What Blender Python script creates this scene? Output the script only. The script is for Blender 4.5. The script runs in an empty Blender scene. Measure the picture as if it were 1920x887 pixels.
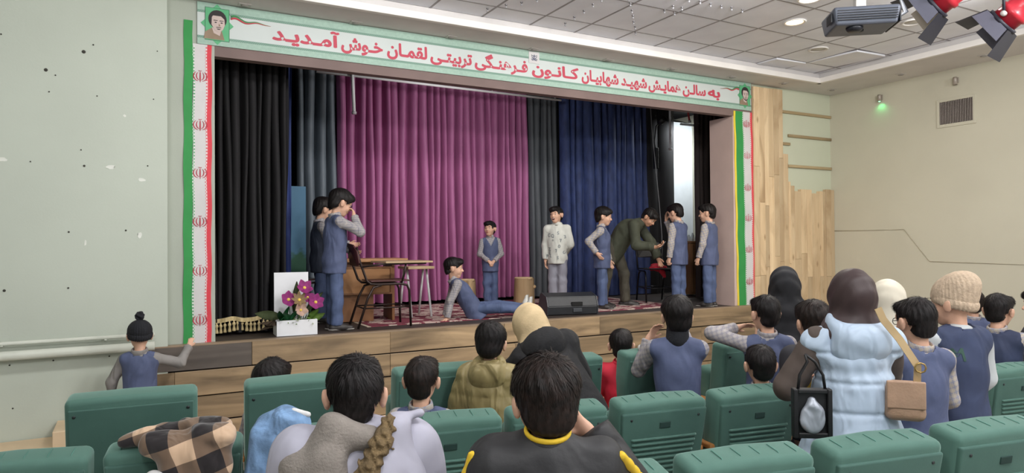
import bpy, bmesh, math, random
import numpy as np
from mathutils import Vector, Matrix

random.seed(7)
R = math.radians
scn = bpy.context.scene
COL = scn.collection

# ------------------------------------------------------------------ camera
CAM = np.array([0.0, 0.0, 1.75])
FPX, IW, IH = 1290.0, 1920, 887
YAW, PITCH, ROLL = R(28.8), R(0.65), R(0.45)
cF = np.array([math.sin(YAW) * math.cos(PITCH), math.cos(YAW) * math.cos(PITCH), math.sin(PITCH)])
r0 = np.array([math.cos(YAW), -math.sin(YAW), 0.0])
u0 = np.cross(r0, cF)
cR = r0 * math.cos(ROLL) - u0 * math.sin(ROLL)
cU = u0 * math.cos(ROLL) + r0 * math.sin(ROLL)
cam_d = bpy.data.cameras.new('camera')
cam_d.sensor_width = 36.0
cam_d.lens = FPX / IW * 36.0
cam_d.clip_end = 100
cam = bpy.data.objects.new('camera', cam_d)
COL.objects.link(cam)
cam.matrix_world = Matrix(((cR[0], cU[0], -cF[0], CAM[0]), (cR[1], cU[1], -cF[1], CAM[1]),
                           (cR[2], cU[2], -cF[2], CAM[2]), (0, 0, 0, 1)))
scn.camera = cam

# ------------------------------------------------------------------ world, lamps, exposure
world = bpy.data.worlds.new('world')
scn.world = world
world.use_nodes = True
world.node_tree.nodes['Background'].inputs[0].default_value = (0.88, 0.95, 1.0, 1)
world.node_tree.nodes['Background'].inputs[1].default_value = 1.25
vs = scn.view_settings
vs.view_transform = 'Standard'
vs.look = 'None'
vs.gamma = 1.0
vs.use_curve_mapping = False
vs.exposure = -0.6


def area_lamp(name, loc, size, power, color=(1, 0.985, 0.965), rot=(0, 0, 0), spread=180):
    d = bpy.data.lights.new(name, 'AREA')
    d.shape = 'DISK'
    d.size = size
    d.energy = power
    d.color = color
    d.spread = R(spread)
    o = bpy.data.objects.new(name, d)
    o.location = loc
    o.rotation_euler = rot
    COL.objects.link(o)
    return o


# the hall's ceiling lamps, with unseen fill lights over the rear rows (the fittings that the photograph shows are built further down)
LAMPS = [(-0.6, 3.9, 3.98, 36, 30), (1.9, 3.9, 3.98, 95, 38), (4.4, 3.9, 3.98, 95, 38), (6.6, 3.3, 3.98, 60, 38), (-0.6, 0.9, 3.98, 60, 0), (1.9, 0.9, 3.98, 70, 0),
         (4.4, 0.9, 3.98, 70, 0), (7.0, 1.4, 3.98, 50, 0), (1.9, -1.6, 3.98, 60, 0), (5.0, -1.6, 3.98, 60, 0)]
for lx, ly, lz, lw, lt in LAMPS:
    if lt:
        area_lamp('ceiling_lamp_light', (lx, ly, lz), 0.45, lw, rot=(R(lt), 0, 0))
    else:                       # unseen point lights over the rear rows, added to brighten the ceiling
        d = bpy.data.lights.new('rear_fill_light', 'POINT')
        d.energy = lw * 2.3
        d.color = (1, .985, .965)
        d.shadow_soft_size = .16
        o = bpy.data.objects.new('rear_fill_light', d)
        o.location = (lx, ly - .4, 3.55)
        COL.objects.link(o)


# survey helpers: a sight line of the photograph met with a plane of the room
def ray(x, y):
    return cF + cR * ((x - IW / 2) / FPX) - cU * ((y - IH / 2) / FPX)


def onY(x, y, Y):
    r = ray(x, y)
    return CAM + r * (Y / r[1])


def onX(x, y, X):
    r = ray(x, y)
    return CAM + r * (X / r[0])


def onZ(x, y, Z):
    r = ray(x, y)
    return CAM + r * ((Z - CAM[2]) / r[2])


def onD(x, y, d):
    return CAM + ray(x, y) * d


# ------------------------------------------------------------------ materials
def lin(h):
    h = h.lstrip('#')
    c = [int(h[i:i + 2], 16) / 255 for i in (0, 2, 4)]
    return tuple(((v + 0.055) / 1.055) ** 2.4 if v > 0.04045 else v / 12.92 for v in c) + (1.0,)


MATS = {}


def nt_base(name):
    m = bpy.data.materials.new(name)
    m.use_nodes = True
    return m, m.node_tree, m.node_tree.nodes['Principled BSDF']


def link(nt, a, b):
    nt.links.new(a, b)


def coords(nt, scale=(1, 1, 1), kind='Object', rot=(0, 0, 0)):
    tc = nt.nodes.new('ShaderNodeTexCoord')
    mp = nt.nodes.new('ShaderNodeMapping')
    mp.inputs['Scale'].default_value = scale
    mp.inputs['Rotation'].default_value = rot
    link(nt, tc.outputs[kind], mp.inputs['Vector'])
    return mp.outputs['Vector']


def noise_mix(nt, vec, c1, c2, scale, detail=4, lo=0.35, hi=0.65, dist=0.0):
    n = nt.nodes.new('ShaderNodeTexNoise')
    n.inputs['Scale'].default_value = scale
    n.inputs['Detail'].default_value = detail
    n.inputs['Distortion'].default_value = dist
    link(nt, vec, n.inputs['Vector'])
    r = nt.nodes.new('ShaderNodeValToRGB')
    r.color_ramp.elements[0].position = lo
    r.color_ramp.elements[1].position = hi
    r.color_ramp.elements[0].color = c1
    r.color_ramp.elements[1].color = c2
    link(nt, n.outputs['Fac'], r.inputs['Fac'])
    return r.outputs['Color'], n.outputs['Fac']


def add_bump(nt, bsdf, height, strength, dist=0.01):
    b = nt.nodes.new('ShaderNodeBump')
    b.inputs['Strength'].default_value = strength
    b.inputs['Distance'].default_value = dist
    link(nt, height, b.inputs['Height'])
    link(nt, b.outputs['Normal'], bsdf.inputs['Normal'])


def fold_bump(nt, b, v, amount, scale):
    """soft creases of cloth as relief: stretched, distorted noise"""
    mp = nt.nodes.new('ShaderNodeMapping')
    mp.inputs['Scale'].default_value = (1.2, 1.2, .55)
    mp.inputs['Rotation'].default_value = (.25, .35, 0)
    link(nt, v, mp.inputs['Vector'])
    n = nt.nodes.new('ShaderNodeTexNoise')
    n.inputs['Scale'].default_value = scale
    n.inputs['Detail'].default_value = 1.6
    n.inputs['Distortion'].default_value = .9
    link(nt, mp.outputs['Vector'], n.inputs['Vector'])
    d = nt.nodes.new('ShaderNodeMath'); d.operation = 'POWER'; link(nt, n.outputs['Fac'], d.inputs[0]); d.inputs[1].default_value = 1.3
    bp = nt.nodes.new('ShaderNodeBump')
    bp.inputs['Strength'].default_value = amount
    bp.inputs['Distance'].default_value = .05
    link(nt, d.outputs[0], bp.inputs['Height'])
    old = b.inputs['Normal'].links
    if old:
        link(nt, old[0].from_socket, bp.inputs['Normal'])
    link(nt, bp.outputs['Normal'], b.inputs['Normal'])


def M(name, col, rough=0.7, var=0.12, scale=6.0, bump=0.0, bscale=None, metal=0.0, sheen=0.0, stretch=(1, 1, 1), spec=0.5, fold=0.0, fscale=7.0):
    """plain procedural material: a colour with soft noise variation and fine relief"""
    if name in MATS:
        return MATS[name]
    m, nt, b = nt_base(name)
    c = lin(col)
    d1 = tuple(max(0, v * (1 - var)) for v in c[:3]) + (1,)
    d2 = tuple(min(1, v * (1 + var)) for v in c[:3]) + (1,)
    v = coords(nt, stretch)
    col_o, fac = noise_mix(nt, v, d1, d2, scale)
    link(nt, col_o, b.inputs['Base Color'])
    b.inputs['Roughness'].default_value = rough
    b.inputs['Metallic'].default_value = metal
    b.inputs['Specular IOR Level'].default_value = spec
    if sheen:
        b.inputs['Sheen Weight'].default_value = sheen
        b.inputs['Sheen Roughness'].default_value = 0.4
        b.inputs['Sheen Tint'].default_value = tuple(min(1, x * 2 + 0.1) for x in c[:3]) + (1,)
    if bump:
        n = nt.nodes.new('ShaderNodeTexNoise')
        n.inputs['Scale'].default_value = bscale or scale * 8
        n.inputs['Detail'].default_value = 5
        link(nt, v, n.inputs['Vector'])
        add_bump(nt, b, n.outputs['Fac'], bump)
    if fold:
        fold_bump(nt, b, v, fold, fscale)
    MATS[name] = m
    return m


def M_wood(name, c1, c2, cdark, axis='X', scale=3.0, rough=0.55, knots=True, bump=0.15):
    """planks: grain stretched along an axis, knots, per-object tone"""
    if name in MATS:
        return MATS[name]
    m, nt, b = nt_base(name)
    st = {'X': (0.12, 1.6, 1.6), 'Z': (1.6, 1.6, 0.12), 'Y': (1.6, 0.12, 1.6)}[axis]
    tc = nt.nodes.new('ShaderNodeTexCoord')
    oi = nt.nodes.new('ShaderNodeObjectInfo')
    va = nt.nodes.new('ShaderNodeVectorMath')
    va.operation = 'MULTIPLY_ADD'
    link(nt, oi.outputs['Random'], va.inputs[0])
    va.inputs[1].default_value = (17, 13, 11)
    link(nt, tc.outputs['Object'], va.inputs[2])
    mp = nt.nodes.new('ShaderNodeMapping')
    mp.inputs['Scale'].default_value = st
    link(nt, va.outputs[0], mp.inputs['Vector'])
    col, fac = noise_mix(nt, mp.outputs['Vector'], lin(c1), lin(c2), scale * 4, 6, 0.3, 0.7, 1.2)
    # per-object tone
    hsv = nt.nodes.new('ShaderNodeHueSaturation')
    mr = nt.nodes.new('ShaderNodeMapRange')
    mr.inputs['To Min'].default_value = 0.72
    mr.inputs['To Max'].default_value = 1.15
    link(nt, oi.outputs['Random'], mr.inputs['Value'])
    link(nt, mr.outputs['Result'], hsv.inputs['Value'])
    link(nt, col, hsv.inputs['Color'])
    out = hsv.outputs['Color']
    # dark knots and streaks
    mp2 = nt.nodes.new('ShaderNodeMapping')
    mp2.inputs['Scale'].default_value = tuple(0.45 if s < 1 else 1.0 for s in st)
    link(nt, va.outputs[0], mp2.inputs['Vector'])
    if knots:
        vo = nt.nodes.new('ShaderNodeTexVoronoi')
        vo.inputs['Scale'].default_value = 6.5
        link(nt, mp2.outputs['Vector'], vo.inputs['Vector'])
        rp = nt.nodes.new('ShaderNodeValToRGB')
        rp.color_ramp.elements[0].position = 0.03
        rp.color_ramp.elements[1].position = 0.17
        rp.color_ramp.elements[0].color = (0.75, 0.75, 0.75, 1)
        rp.color_ramp.elements[1].color = (0, 0, 0, 1)
        link(nt, vo.outputs['Distance'], rp.inputs['Fac'])
        mx = nt.nodes.new('ShaderNodeMixRGB')
        link(nt, rp.outputs['Color'], mx.inputs['Fac'])
        link(nt, out, mx.inputs['Color1'])
        mx.inputs['Color2'].default_value = lin(cdark)
        out = mx.outputs['Color']
    n2 = nt.nodes.new('ShaderNodeTexNoise')
    n2.inputs['Scale'].default_value = 2.2
    n2.inputs['Detail'].default_value = 5
    n2.inputs['Distortion'].default_value = 1.0
    link(nt, mp2.outputs['Vector'], n2.inputs['Vector'])
    rp2 = nt.nodes.new('ShaderNodeValToRGB')
    rp2.color_ramp.elements[0].position = 0.52
    rp2.color_ramp.elements[1].position = 0.74
    rp2.color_ramp.elements[0].color = (0, 0, 0, 1)
    rp2.color_ramp.elements[1].color = (0.6, 0.6, 0.6, 1)
    link(nt, n2.outputs['Fac'], rp2.inputs['Fac'])
    mx2 = nt.nodes.new('ShaderNodeMixRGB')
    link(nt, rp2.outputs['Color'], mx2.inputs['Fac'])
    link(nt, out, mx2.inputs['Color1'])
    mx2.inputs['Color2'].default_value = lin(cdark)
    link(nt, mx2.outputs['Color'], b.inputs['Base Color'])
    b.inputs['Roughness'].default_value = rough
    add_bump(nt, b, fac, bump, 0.004)
    MATS[name] = m
    return m


def M_emit(name, col, strength):
    if name in MATS:
        return MATS[name]
    m, nt, b = nt_base(name)
    b.inputs['Base Color'].default_value = lin(col)
    b.inputs['Emission Color'].default_value = lin(col)
    b.inputs['Emission Strength'].default_value = strength
    MATS[name] = m
    return m


def M_plaid(name, base, line, line2, pitch=0.045, rough=0.8, rot=0.3):
    if name in MATS:
        return MATS[name]
    m, nt, b = nt_base(name)
    v = coords(nt, (1, 1, 1), 'Object', (0.12, rot, 0.5))
    sep = nt.nodes.new('ShaderNodeSeparateXYZ')
    link(nt, v, sep.inputs[0])

    def stripes(sock, p, duty, off=0.0):
        a = nt.nodes.new('ShaderNodeMath'); a.operation = 'MULTIPLY_ADD'
        link(nt, sock, a.inputs[0]); a.inputs[1].default_value = 1 / p; a.inputs[2].default_value = off
        f = nt.nodes.new('ShaderNodeMath'); f.operation = 'FRACT'
        link(nt, a.outputs[0], f.inputs[0])
        g = nt.nodes.new('ShaderNodeMath'); g.operation = 'LESS_THAN'
        link(nt, f.outputs[0], g.inputs[0]); g.inputs[1].default_value = duty
        return g.outputs[0]
    col = None
    prev = lin(base)
    for sock, p, duty, off, c, amt in ((sep.outputs['Z'], pitch, 0.22, 0, line, 0.75), (sep.outputs['X'], pitch, 0.22, 0.3, line, 0.75),
                                       (sep.outputs['Z'], pitch, 0.1, 0.45, line2, 0.8), (sep.outputs['X'], pitch, 0.1, 0.75, line2, 0.8)):
        s = stripes(sock, p, duty, off)
        k = nt.nodes.new('ShaderNodeMath'); k.operation = 'MULTIPLY'
        link(nt, s, k.inputs[0]); k.inputs[1].default_value = amt
        mx = nt.nodes.new('ShaderNodeMixRGB')
        link(nt, k.outputs[0], mx.inputs['Fac'])
        if col is None:
            mx.inputs['Color1'].default_value = prev
        else:
            link(nt, col, mx.inputs['Color1'])
        mx.inputs['Color2'].default_value = lin(c)
        col = mx.outputs['Color']
    link(nt, col, b.inputs['Base Color'])
    b.inputs['Roughness'].default_value = rough
    fold_bump(nt, b, coords(nt), .55, 9)
    MATS[name] = m
    return m


# ------------------------------------------------------------------ objects
def tag(o, label=None, cat=None, group=None, kind=None):
    if label: o['label'] = label
    if cat: o['category'] = cat
    if group: o['group'] = group
    if kind: o['kind'] = kind
    return o


def thing(name, label, cat, loc=(0, 0, 0), rz=0.0, group=None):
    o = bpy.data.objects.new(name, None)
    o.empty_display_size = 0.1
    o.location = loc
    o.rotation_euler = (0, 0, rz)
    COL.objects.link(o)
    return tag(o, label, cat, group)


def mesh_np(name, V, F, smooth=True):
    """quads or tris from numpy arrays"""
    me = bpy.data.meshes.new(name)
    V = np.asarray(V, np.float32)
    F = np.asarray(F, np.int32)
    n, k = F.shape
    me.vertices.add(len(V))
    me.vertices.foreach_set('co', V.ravel())
    me.loops.add(n * k)
    me.loops.foreach_set('vertex_index', F.ravel())
    me.polygons.add(n)
    me.polygons.foreach_set('loop_start', np.arange(0, n * k, k, dtype=np.int32))
    me.polygons.foreach_set('use_smooth', np.full(n, smooth, bool))
    me.update(calc_edges=True)
    me.validate()
    return me


def obj(name, me, mat=None, parent=None, loc=None, rot=None, smooth=None):
    if isinstance(me, bmesh.types.BMesh):
        b = me
        me = bpy.data.meshes.new(name)
        b.to_mesh(me)
        b.free()
        if smooth:
            me.polygons.foreach_set('use_smooth', [True] * len(me.polygons))
    o = bpy.data.objects.new(name, me)
    COL.objects.link(o)
    if mat is not None and len(me.materials) == 0:
        me.materials.append(mat)
    if parent is not None:
        o.parent = parent
    if loc is not None: o.location = loc
    if rot is not None: o.rotation_euler = rot
    return o


def struct(o):
    o['kind'] = 'structure'
    return o


def box(bm, x0, x1, y0, y1, z0, z1, bev=0.0, seg=2):
    b = bmesh.new()
    bmesh.ops.create_cube(b, size=1.0)
    for v in b.verts:
        v.co = Vector(((x0 + x1) / 2 + v.co.x * (x1 - x0), (y0 + y1) / 2 + v.co.y * (y1 - y0), (z0 + z1) / 2 + v.co.z * (z1 - z0)))
    if bev > 0:
        bmesh.ops.bevel(b, geom=b.edges[:], offset=bev, segments=seg, profile=0.5, affect='EDGES')
    merge(bm, b)
    return bm


def merge(bm, b):
    me = bpy.data.meshes.new('tmp')
    b.to_mesh(me)
    b.free()
    bm.from_mesh(me)
    bpy.data.meshes.remove(me)


def B(x0, x1, y0, y1, z0, z1, bev=0.0, seg=2):
    return box(bmesh.new(), x0, x1, y0, y1, z0, z1, bev, seg)


def tube(bm, pts, r, seg=8, closed=False, caps=True):
    """a tube along points; r a number or a list"""
    pts = [Vector(p) for p in pts]
    n = len(pts)
    rs = r if isinstance(r, (list, tuple)) else [r] * n
    rings = []
    up = None
    for i, p in enumerate(pts):
        if closed:
            t = pts[(i + 1) % n] - pts[i - 1]
        else:
            t = pts[min(i + 1, n - 1)] - pts[max(i - 1, 0)]
        t.normalize()
        if up is None:
            up = Vector((0, 0, 1)) if abs(t.z) < 0.9 else Vector((1, 0, 0))
        a = t.cross(up)
        if a.length < 1e-5:
            a = t.orthogonal()
        a.normalize()
        c = a.cross(t).normalized()
        up = c
        rings.append([bm.verts.new(p + (a * math.cos(k * 2 * math.pi / seg) + c * math.sin(k * 2 * math.pi / seg)) * rs[i]) for k in range(seg)])
    m = n if closed else n - 1
    for i in range(m):
        A_, B_ = rings[i], rings[(i + 1) % n]
        for k in range(seg):
            f = bm.faces.new((A_[k], A_[(k + 1) % seg], B_[(k + 1) % seg], B_[k]))
            f.smooth = True
    if caps and not closed:
        bm.faces.new(rings[0][::-1])
        bm.faces.new(rings[-1])
    return bm


def T(pts, r, seg=8, closed=False):
    return tube(bmesh.new(), pts, r, seg, closed)


def lathe(prof, seg=20, bm=None):
    """profile [(r, z)...] turned about Z"""
    bm = bm or bmesh.new()
    rings = []
    for r, z in prof:
        rings.append([bm.verts.new((r * math.cos(k * 2 * math.pi / seg), r * math.sin(k * 2 * math.pi / seg), z)) for k in range(seg)])
    for a, b in zip(rings[:-1], rings[1:]):
        for k in range(seg):
            f = bm.faces.new((a[k], a[(k + 1) % seg], b[(k + 1) % seg], b[k]))
            f.smooth = True
    if prof[0][0] > 1e-6: bm.faces.new(rings[0][::-1])
    if prof[-1][0] > 1e-6: bm.faces.new(rings[-1])
    bmesh.ops.remove_doubles(bm, verts=bm.verts[:], dist=1e-6)
    return bm


def prism(poly, d, axis='Y', off=0.0, bm=None):
    """a polygon [(u, v)...] given thickness d; axis is the thickness direction"""
    bm = bm or bmesh.new()

    def p3(u, v, w):
        return {'Y': (u, w, v), 'X': (w, u, v), 'Z': (u, v, w)}[axis]
    a = [bm.verts.new(p3(u, v, off)) for u, v in poly]
    b = [bm.verts.new(p3(u, v, off + d)) for u, v in poly]
    fa = bm.faces.new(a)
    fb = bm.faces.new(b[::-1])
    n = len(poly)
    for i in range(n):
        bm.faces.new((a[i], b[i], b[(i + 1) % n], a[(i + 1) % n]))
    bmesh.ops.triangulate(bm, faces=[fa, fb])
    bmesh.ops.recalc_face_normals(bm, faces=bm.faces[:])
    return bm


def xf(bm, mat):
    bmesh.ops.transform(bm, matrix=mat, verts=bm.verts[:])
    return bm


def copy_tree(o, parent=None):
    c = o.copy()
    COL.objects.link(c)
    c.parent = parent
    for ch in list(o.children):
        copy_tree(ch, c)
    return c

# ================================================================== the setting
YF = 6.6            # plane of the proscenium
ZS = 0.91           # stage deck
XR = 9.03           # right wall
ZSOF, ZTILE = 3.91, 4.05


def M_wall(name, col, patch):
    if name in MATS: return MATS[name]
    m, nt, b = nt_base(name)
    v = coords(nt)
    c = lin(col)
    c1 = tuple(x * 0.93 for x in c[:3]) + (1,)
    col_o, fac = noise_mix(nt, v, c1, c, 1.1, 6, 0.3, 0.62)
    # sparse paler scuffs
    n = nt.nodes.new('ShaderNodeTexNoise'); n.inputs['Scale'].default_value = 2.3; n.inputs['Detail'].default_value = 7
    link(nt, v, n.inputs['Vector'])
    rp = nt.nodes.new('ShaderNodeValToRGB')
    rp.color_ramp.elements[0].position = 0.68; rp.color_ramp.elements[1].position = 0.73
    rp.color_ramp.elements[0].color = (0, 0, 0, 1); rp.color_ramp.elements[1].color = (0.5, 0.5, 0.5, 1)
    link(nt, n.outputs['Fac'], rp.inputs['Fac'])
    mx = nt.nodes.new('ShaderNodeMixRGB')
    link(nt, rp.outputs['Color'], mx.inputs['Fac']); link(nt, col_o, mx.inputs['Color1'])
    mx.inputs['Color2'].default_value = lin(patch)
    link(nt, mx.outputs['Color'], b.inputs['Base Color'])
    b.inputs['Roughness'].default_value = 0.75
    n3 = nt.nodes.new('ShaderNodeTexNoise'); n3.inputs['Scale'].default_value = 60; n3.inputs['Detail'].default_value = 4
    link(nt, v, n3.inputs['Vector'])
    add_bump(nt, b, n3.outputs['Fac'], 0.12, 0.004)
    MATS[name] = m
    return m


m_wl = M_wall('paint_pale_green', '#bcc3b7', '#d0d4ca')
m_wr = M_wall('paint_cream', '#c4c0ae', '#ccc8b7')
m_wf = M_wall('paint_cream_green', '#c6cab4', '#d2d5c4')
m_sof = M('soffit_paint', '#cfcbc9', 0.8, 0.04, 3)
m_trimw = M('trim_white', '#e6e2de', 0.6, 0.03, 3)
m_black = M('stage_black', '#0d0d10', 0.9, 0.2, 3)
m_brown = M('header_brown', '#75625e', 0.7, 0.08, 3)
m_jamb = M('jamb_pink', '#c3aca4', 0.75, 0.05, 3)
m_floor = M('floor_vinyl', '#a0968b', 0.5, 0.08, 2)
m_step = M('step_laminate', '#d9bf9d', 0.45, 0.06, 4)

fl = struct(obj('floor', B(-5, 10, -5, 6.6, -0.1, 0), m_floor))
wl = struct(obj('wall_front_left', B(-5, 0.25, 6.5, 6.9, 0, 4.3), m_wl))
struct(obj('wall_pillar_left', B(0.25, 0.63, 6.6, 7.0, 0, 4.3), M_wall('paint_green_shaded', '#a8aea2', '#b8bdb2')))  # shadow on this strip put into a darker wall colour
wfr = struct(obj('wall_front_right', B(7.36, XR, 6.63, 6.95, 0, 4.3), m_wf))
struct(obj('wall_jamb_right', B(7.0, 7.36, 6.6, 7.02, 0, 3.44), m_jamb))
struct(obj('wall_header', B(0.63, 7.36, 6.6, 6.7, 3.44, 4.3), m_brown))
wr = struct(obj('wall_right', B(XR, XR + 0.25, -5, 10.2, 0, 4.3), m_wr))
struct(obj('wall_stage_back', B(-1.5, XR, 10.0, 10.2, 0, 4.3), m_black))
struct(obj('wall_stage_left', B(-1.7, -1.5, 6.9, 10.2, 0, 4.3), m_black))
struct(obj('ceiling_stage', B(-1.7, XR, 6.7, 10.2, 4.1, 4.3), m_black))
struct(obj('wall_left', B(-5.2, -5.0, -5, 6.9, 0, 4.3), m_wl))

# --- wall marks: plug holes, peeled paint, pipes, cable
m_hole = M('hole_dark', '#3c3a34', 0.9)
m_peel = M('peeled_white', '#dcded6', 0.8)
for i, (px, py, r) in enumerate([(86, 131, .017), (157, 97, .018), (175, 84, .008), (104, 141, .007), (92, 172, .007), (182, 180, .007), (288, 186, .006),
                                 (158, 311, .011), (57, 303, .007), (277, 311, .007), (129, 435, .009), (236, 432, .009), (8, 545, .013), (128, 540, .009),
                                 (2, 64, .008), (295, 96, .006), (100, 676, .008), (18, 685, .008), (205, 668, .008), (24, 766, .008), (152, 281, .007)]):
    p = onY(px, py, 6.497)
    o = obj('plug_hole', lathe([(0, -.003), (r * .5, -.004), (r * .8, 0), (r * .6, .003), (0, .003)], 9), m_hole, wl, p, (R(90), random.random(), 0))
for px, py, sx, sy in [(207, 313, .06, .035), (266, 337, .05, .03), (5, 299, .05, .03), (234, 217, .02, .02), (262, 441, .03, .04), (160, 455, .015, .05)]:
    p = onY(px, py, 6.498)
    poly = []
    for k in range(11):
        a = k * 2 * math.pi / 11
        rr = random.uniform(.55, 1.0)
        poly.append((math.cos(a) * sx * rr / 2 * 1.4, math.sin(a) * sy * rr / 2 * 1.4))
    obj('paint_patch', prism(poly, 0.003), m_peel, wl, (p[0], 6.4975, p[2]))
pt = thing('wall_pipe', 'pair of painted horizontal heating pipes along the pale green wall', 'pipe', (-2.6, 6.42, .9))
m_pipe = M('pipe_paint', '#c6cabf', 0.45, 0.05)
o = obj('upper_pipe', T([(-2.3, 0.03, .115), (2.75, 0.03, .125)], .016, 10), m_pipe, pt)
o = obj('lower_pipe', T([(-2.3, 0.0, .025), (2.75, 0.0, .035)], .036, 14), m_pipe, pt)
for x in (-.9, .4, 1.72, 2.4):
    obj('pipe_bracket', B(x - .01, x + .01, .02, .08, .1, .135, .004), m_pipe, pt)
    obj('pipe_bracket', B(x + .3, x + .32, .0, .08, .0, .06, .004), m_pipe, pt)

# --- low steps at the foot of the stage
st = thing('side_step', 'beige laminate step block against the pale green wall beside the stage', 'step', (-.75, 6.2, 0))
obj('lower_tread', B(-1.6, .22, -.05, .29, 0, .27, .006), m_step, st)
obj('upper_tread', B(.22, .5, -.1, .29, 0, .39, .006), m_step, st)
sf = thing('foot_step', 'long low beige laminate step along the foot of the stage front', 'step', (3.7, 6.3, 0))
obj('tread', B(-3.5, 3.7, .0, .188, .06, .1, .005), m_step, sf)
obj('riser', B(-3.5, 3.7, .015, .185, 0, .06), M('step_red_edge', '#8d5b45', .6), sf)

# --- stage: deck, plank front
m_deck = M('deck_dark', '#3b322d', 0.6, 0.1, 5)
struct(obj('floor_stage', B(0.63, 7.0, 6.6, 7.02, ZS - .05, ZS - .004), m_deck))
struct(obj('floor_stage_rear', B(-1.5, XR, 7.02, 10.0, ZS - .05, ZS - .004), m_deck))
m_plank = M_wood('plank_aged', '#6d5b45', '#b09674', '#3a3027', 'X', 1.4, 0.5, knots=False, bump=.35)
m_plankd = M_wood('plank_grey', '#4f4843', '#635a53', '#332e2b', 'X', 1.4, 0.5, knots=False)
sfr = struct(obj('wall_stage_front', B(0.06, 7.42, 6.52, 6.6, 0, ZS - .012), m_black))
rows = [(.696, .905), (.471, .684), (.251, .459), (.1, .239)]
for ri, (z0, z1) in enumerate(rows):
    xs = [0.06] + [[.92, 2.2, 3.47, 4.72, 5.98], [.3, 2.2, 3.6, 4.9, 6.3], [1.4, 2.75, 4.1, 5.4, 6.6], [.9, 2.3, 3.6, 5.0, 6.4]][ri] + [7.42]
    for k in range(len(xs) - 1):
        bm = B(-(xs[k + 1] - xs[k]) / 2 + .001, (xs[k + 1] - xs[k]) / 2 - .001, -.012 - .003 * ((k + ri) % 2), .012, -(z1 - z0) / 2, (z1 - z0) / 2, .003, 1)
        for v in bm.verts:      # worn uneven edges
            v.co.z += random.uniform(-.002, .002)
        obj('plank', bm, m_plankd if (ri == 0 and k == 0) else m_plank, sfr, ((xs[k] + xs[k + 1]) / 2, 6.508, (z0 + z1) / 2))
obj('lip_board', B(-3.68, 3.68, -.025, .07, -.006, .008, .003), M_wood('lip_wood', '#7c6a55', '#94806a', '#4a3e34', 'X', 1.4, .5, knots=False), sfr, (3.74, 6.52, ZS - .006))

# --- ceiling: soffit, fascia, tiles
struct(obj('ceiling_soffit_front', B(-5, XR, 6.2, 6.62, ZSOF, 4.3), m_sof))
struct(obj('ceiling_soffit_right', B(8.22, XR, -5, 6.2, ZSOF, 4.3), m_sof))
struct(obj('trim_1', B(-5, 8.22, 6.14, 6.2, ZSOF - .004, ZSOF + .065, .006), m_trimw))
struct(obj('trim_2', B(8.16, 8.22, -5, 6.2, ZSOF - .004, ZSOF + .065, .006), m_trimw))


def M_tile():
    m, nt, b = nt_base('ceiling_tile_vinyl')
    v = coords(nt)
    col_o, fac = noise_mix(nt, v, lin('#e0e1e9'), lin('#e8e9f0'), 3)
    link(nt, col_o, b.inputs['Base Color'])
    b.inputs['Roughness'].default_value = 0.42
    br = nt.nodes.new('ShaderNodeTexBrick')
    br.inputs['Scale'].default_value = 26
    br.inputs['Mortar Size'].default_value = 0.045
    br.inputs['Brick Width'].default_value = 0.22
    br.inputs['Row Height'].default_value = 0.6
    link(nt, v, br.inputs['Vector'])
    add_bump(nt, b, br.outputs['Fac'], 0.35, 0.003)
    return m


m_tile = M_tile()
m_bar = M('grid_bar_grey', '#8f8b8c', 0.5, 0.03)
ceil = struct(obj('ceiling', B(-5, 8.22, -5, 6.2, ZTILE + .02, 4.3), m_sof))
xs = [4.2 + .56 * k for k in range(-6, 8)]
xs = [x for x in xs if x < 8.2] + [8.22]
ys = [6.2, 5.87, 5.17, 4.47, 3.77, 3.07, 2.37]
tile_me = {}
for i in range(len(xs) - 1):
    for j in range(len(ys) - 1):
        w, d = xs[i + 1] - xs[i], ys[j] - ys[j + 1]
        key = (round(w, 3), round(d, 3))
        if key not in tile_me:
            bm = B(-w / 2 + .009, w / 2 - .009, -d / 2 + .009, d / 2 - .009, -.002, .02, .003, 1)
            me = bpy.data.meshes.new('ceiling_tile'); bm.to_mesh(me); bm.free(); me.materials.append(m_tile)
            tile_me[key] = me
        o = obj('ceiling_tile', tile_me[key], None, ceil, ((xs[i] + xs[i + 1]) / 2, (ys[j] + ys[j + 1]) / 2, ZTILE))
        if (i, j) == (len(xs) - 4, 0) or (i, j) == (len(xs) - 3, 1):
            o.rotation_euler = (R(2.2), R(-1.2), 0); o.location.z -= .012
for x in xs[:-1]:
    obj('grid_bar', B(x - .01, x + .01, 2.37, 6.2, ZTILE - .004, ZTILE + .02), m_bar, ceil)
for y in ys[1:]:
    obj('grid_bar', B(xs[0], 8.22, y - .01, y + .01, ZTILE - .0035, ZTILE + .02), m_bar, ceil)
# outer border tiles left of the grid run on as the plain slab
struct(obj('ceiling_plain', B(-5, xs[0], -5, 6.2, ZTILE, 4.2), m_tile))
struct(obj('ceiling_rear', B(xs[0], 8.22, -5, 2.36, ZTILE, 4.2), m_tile))

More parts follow.
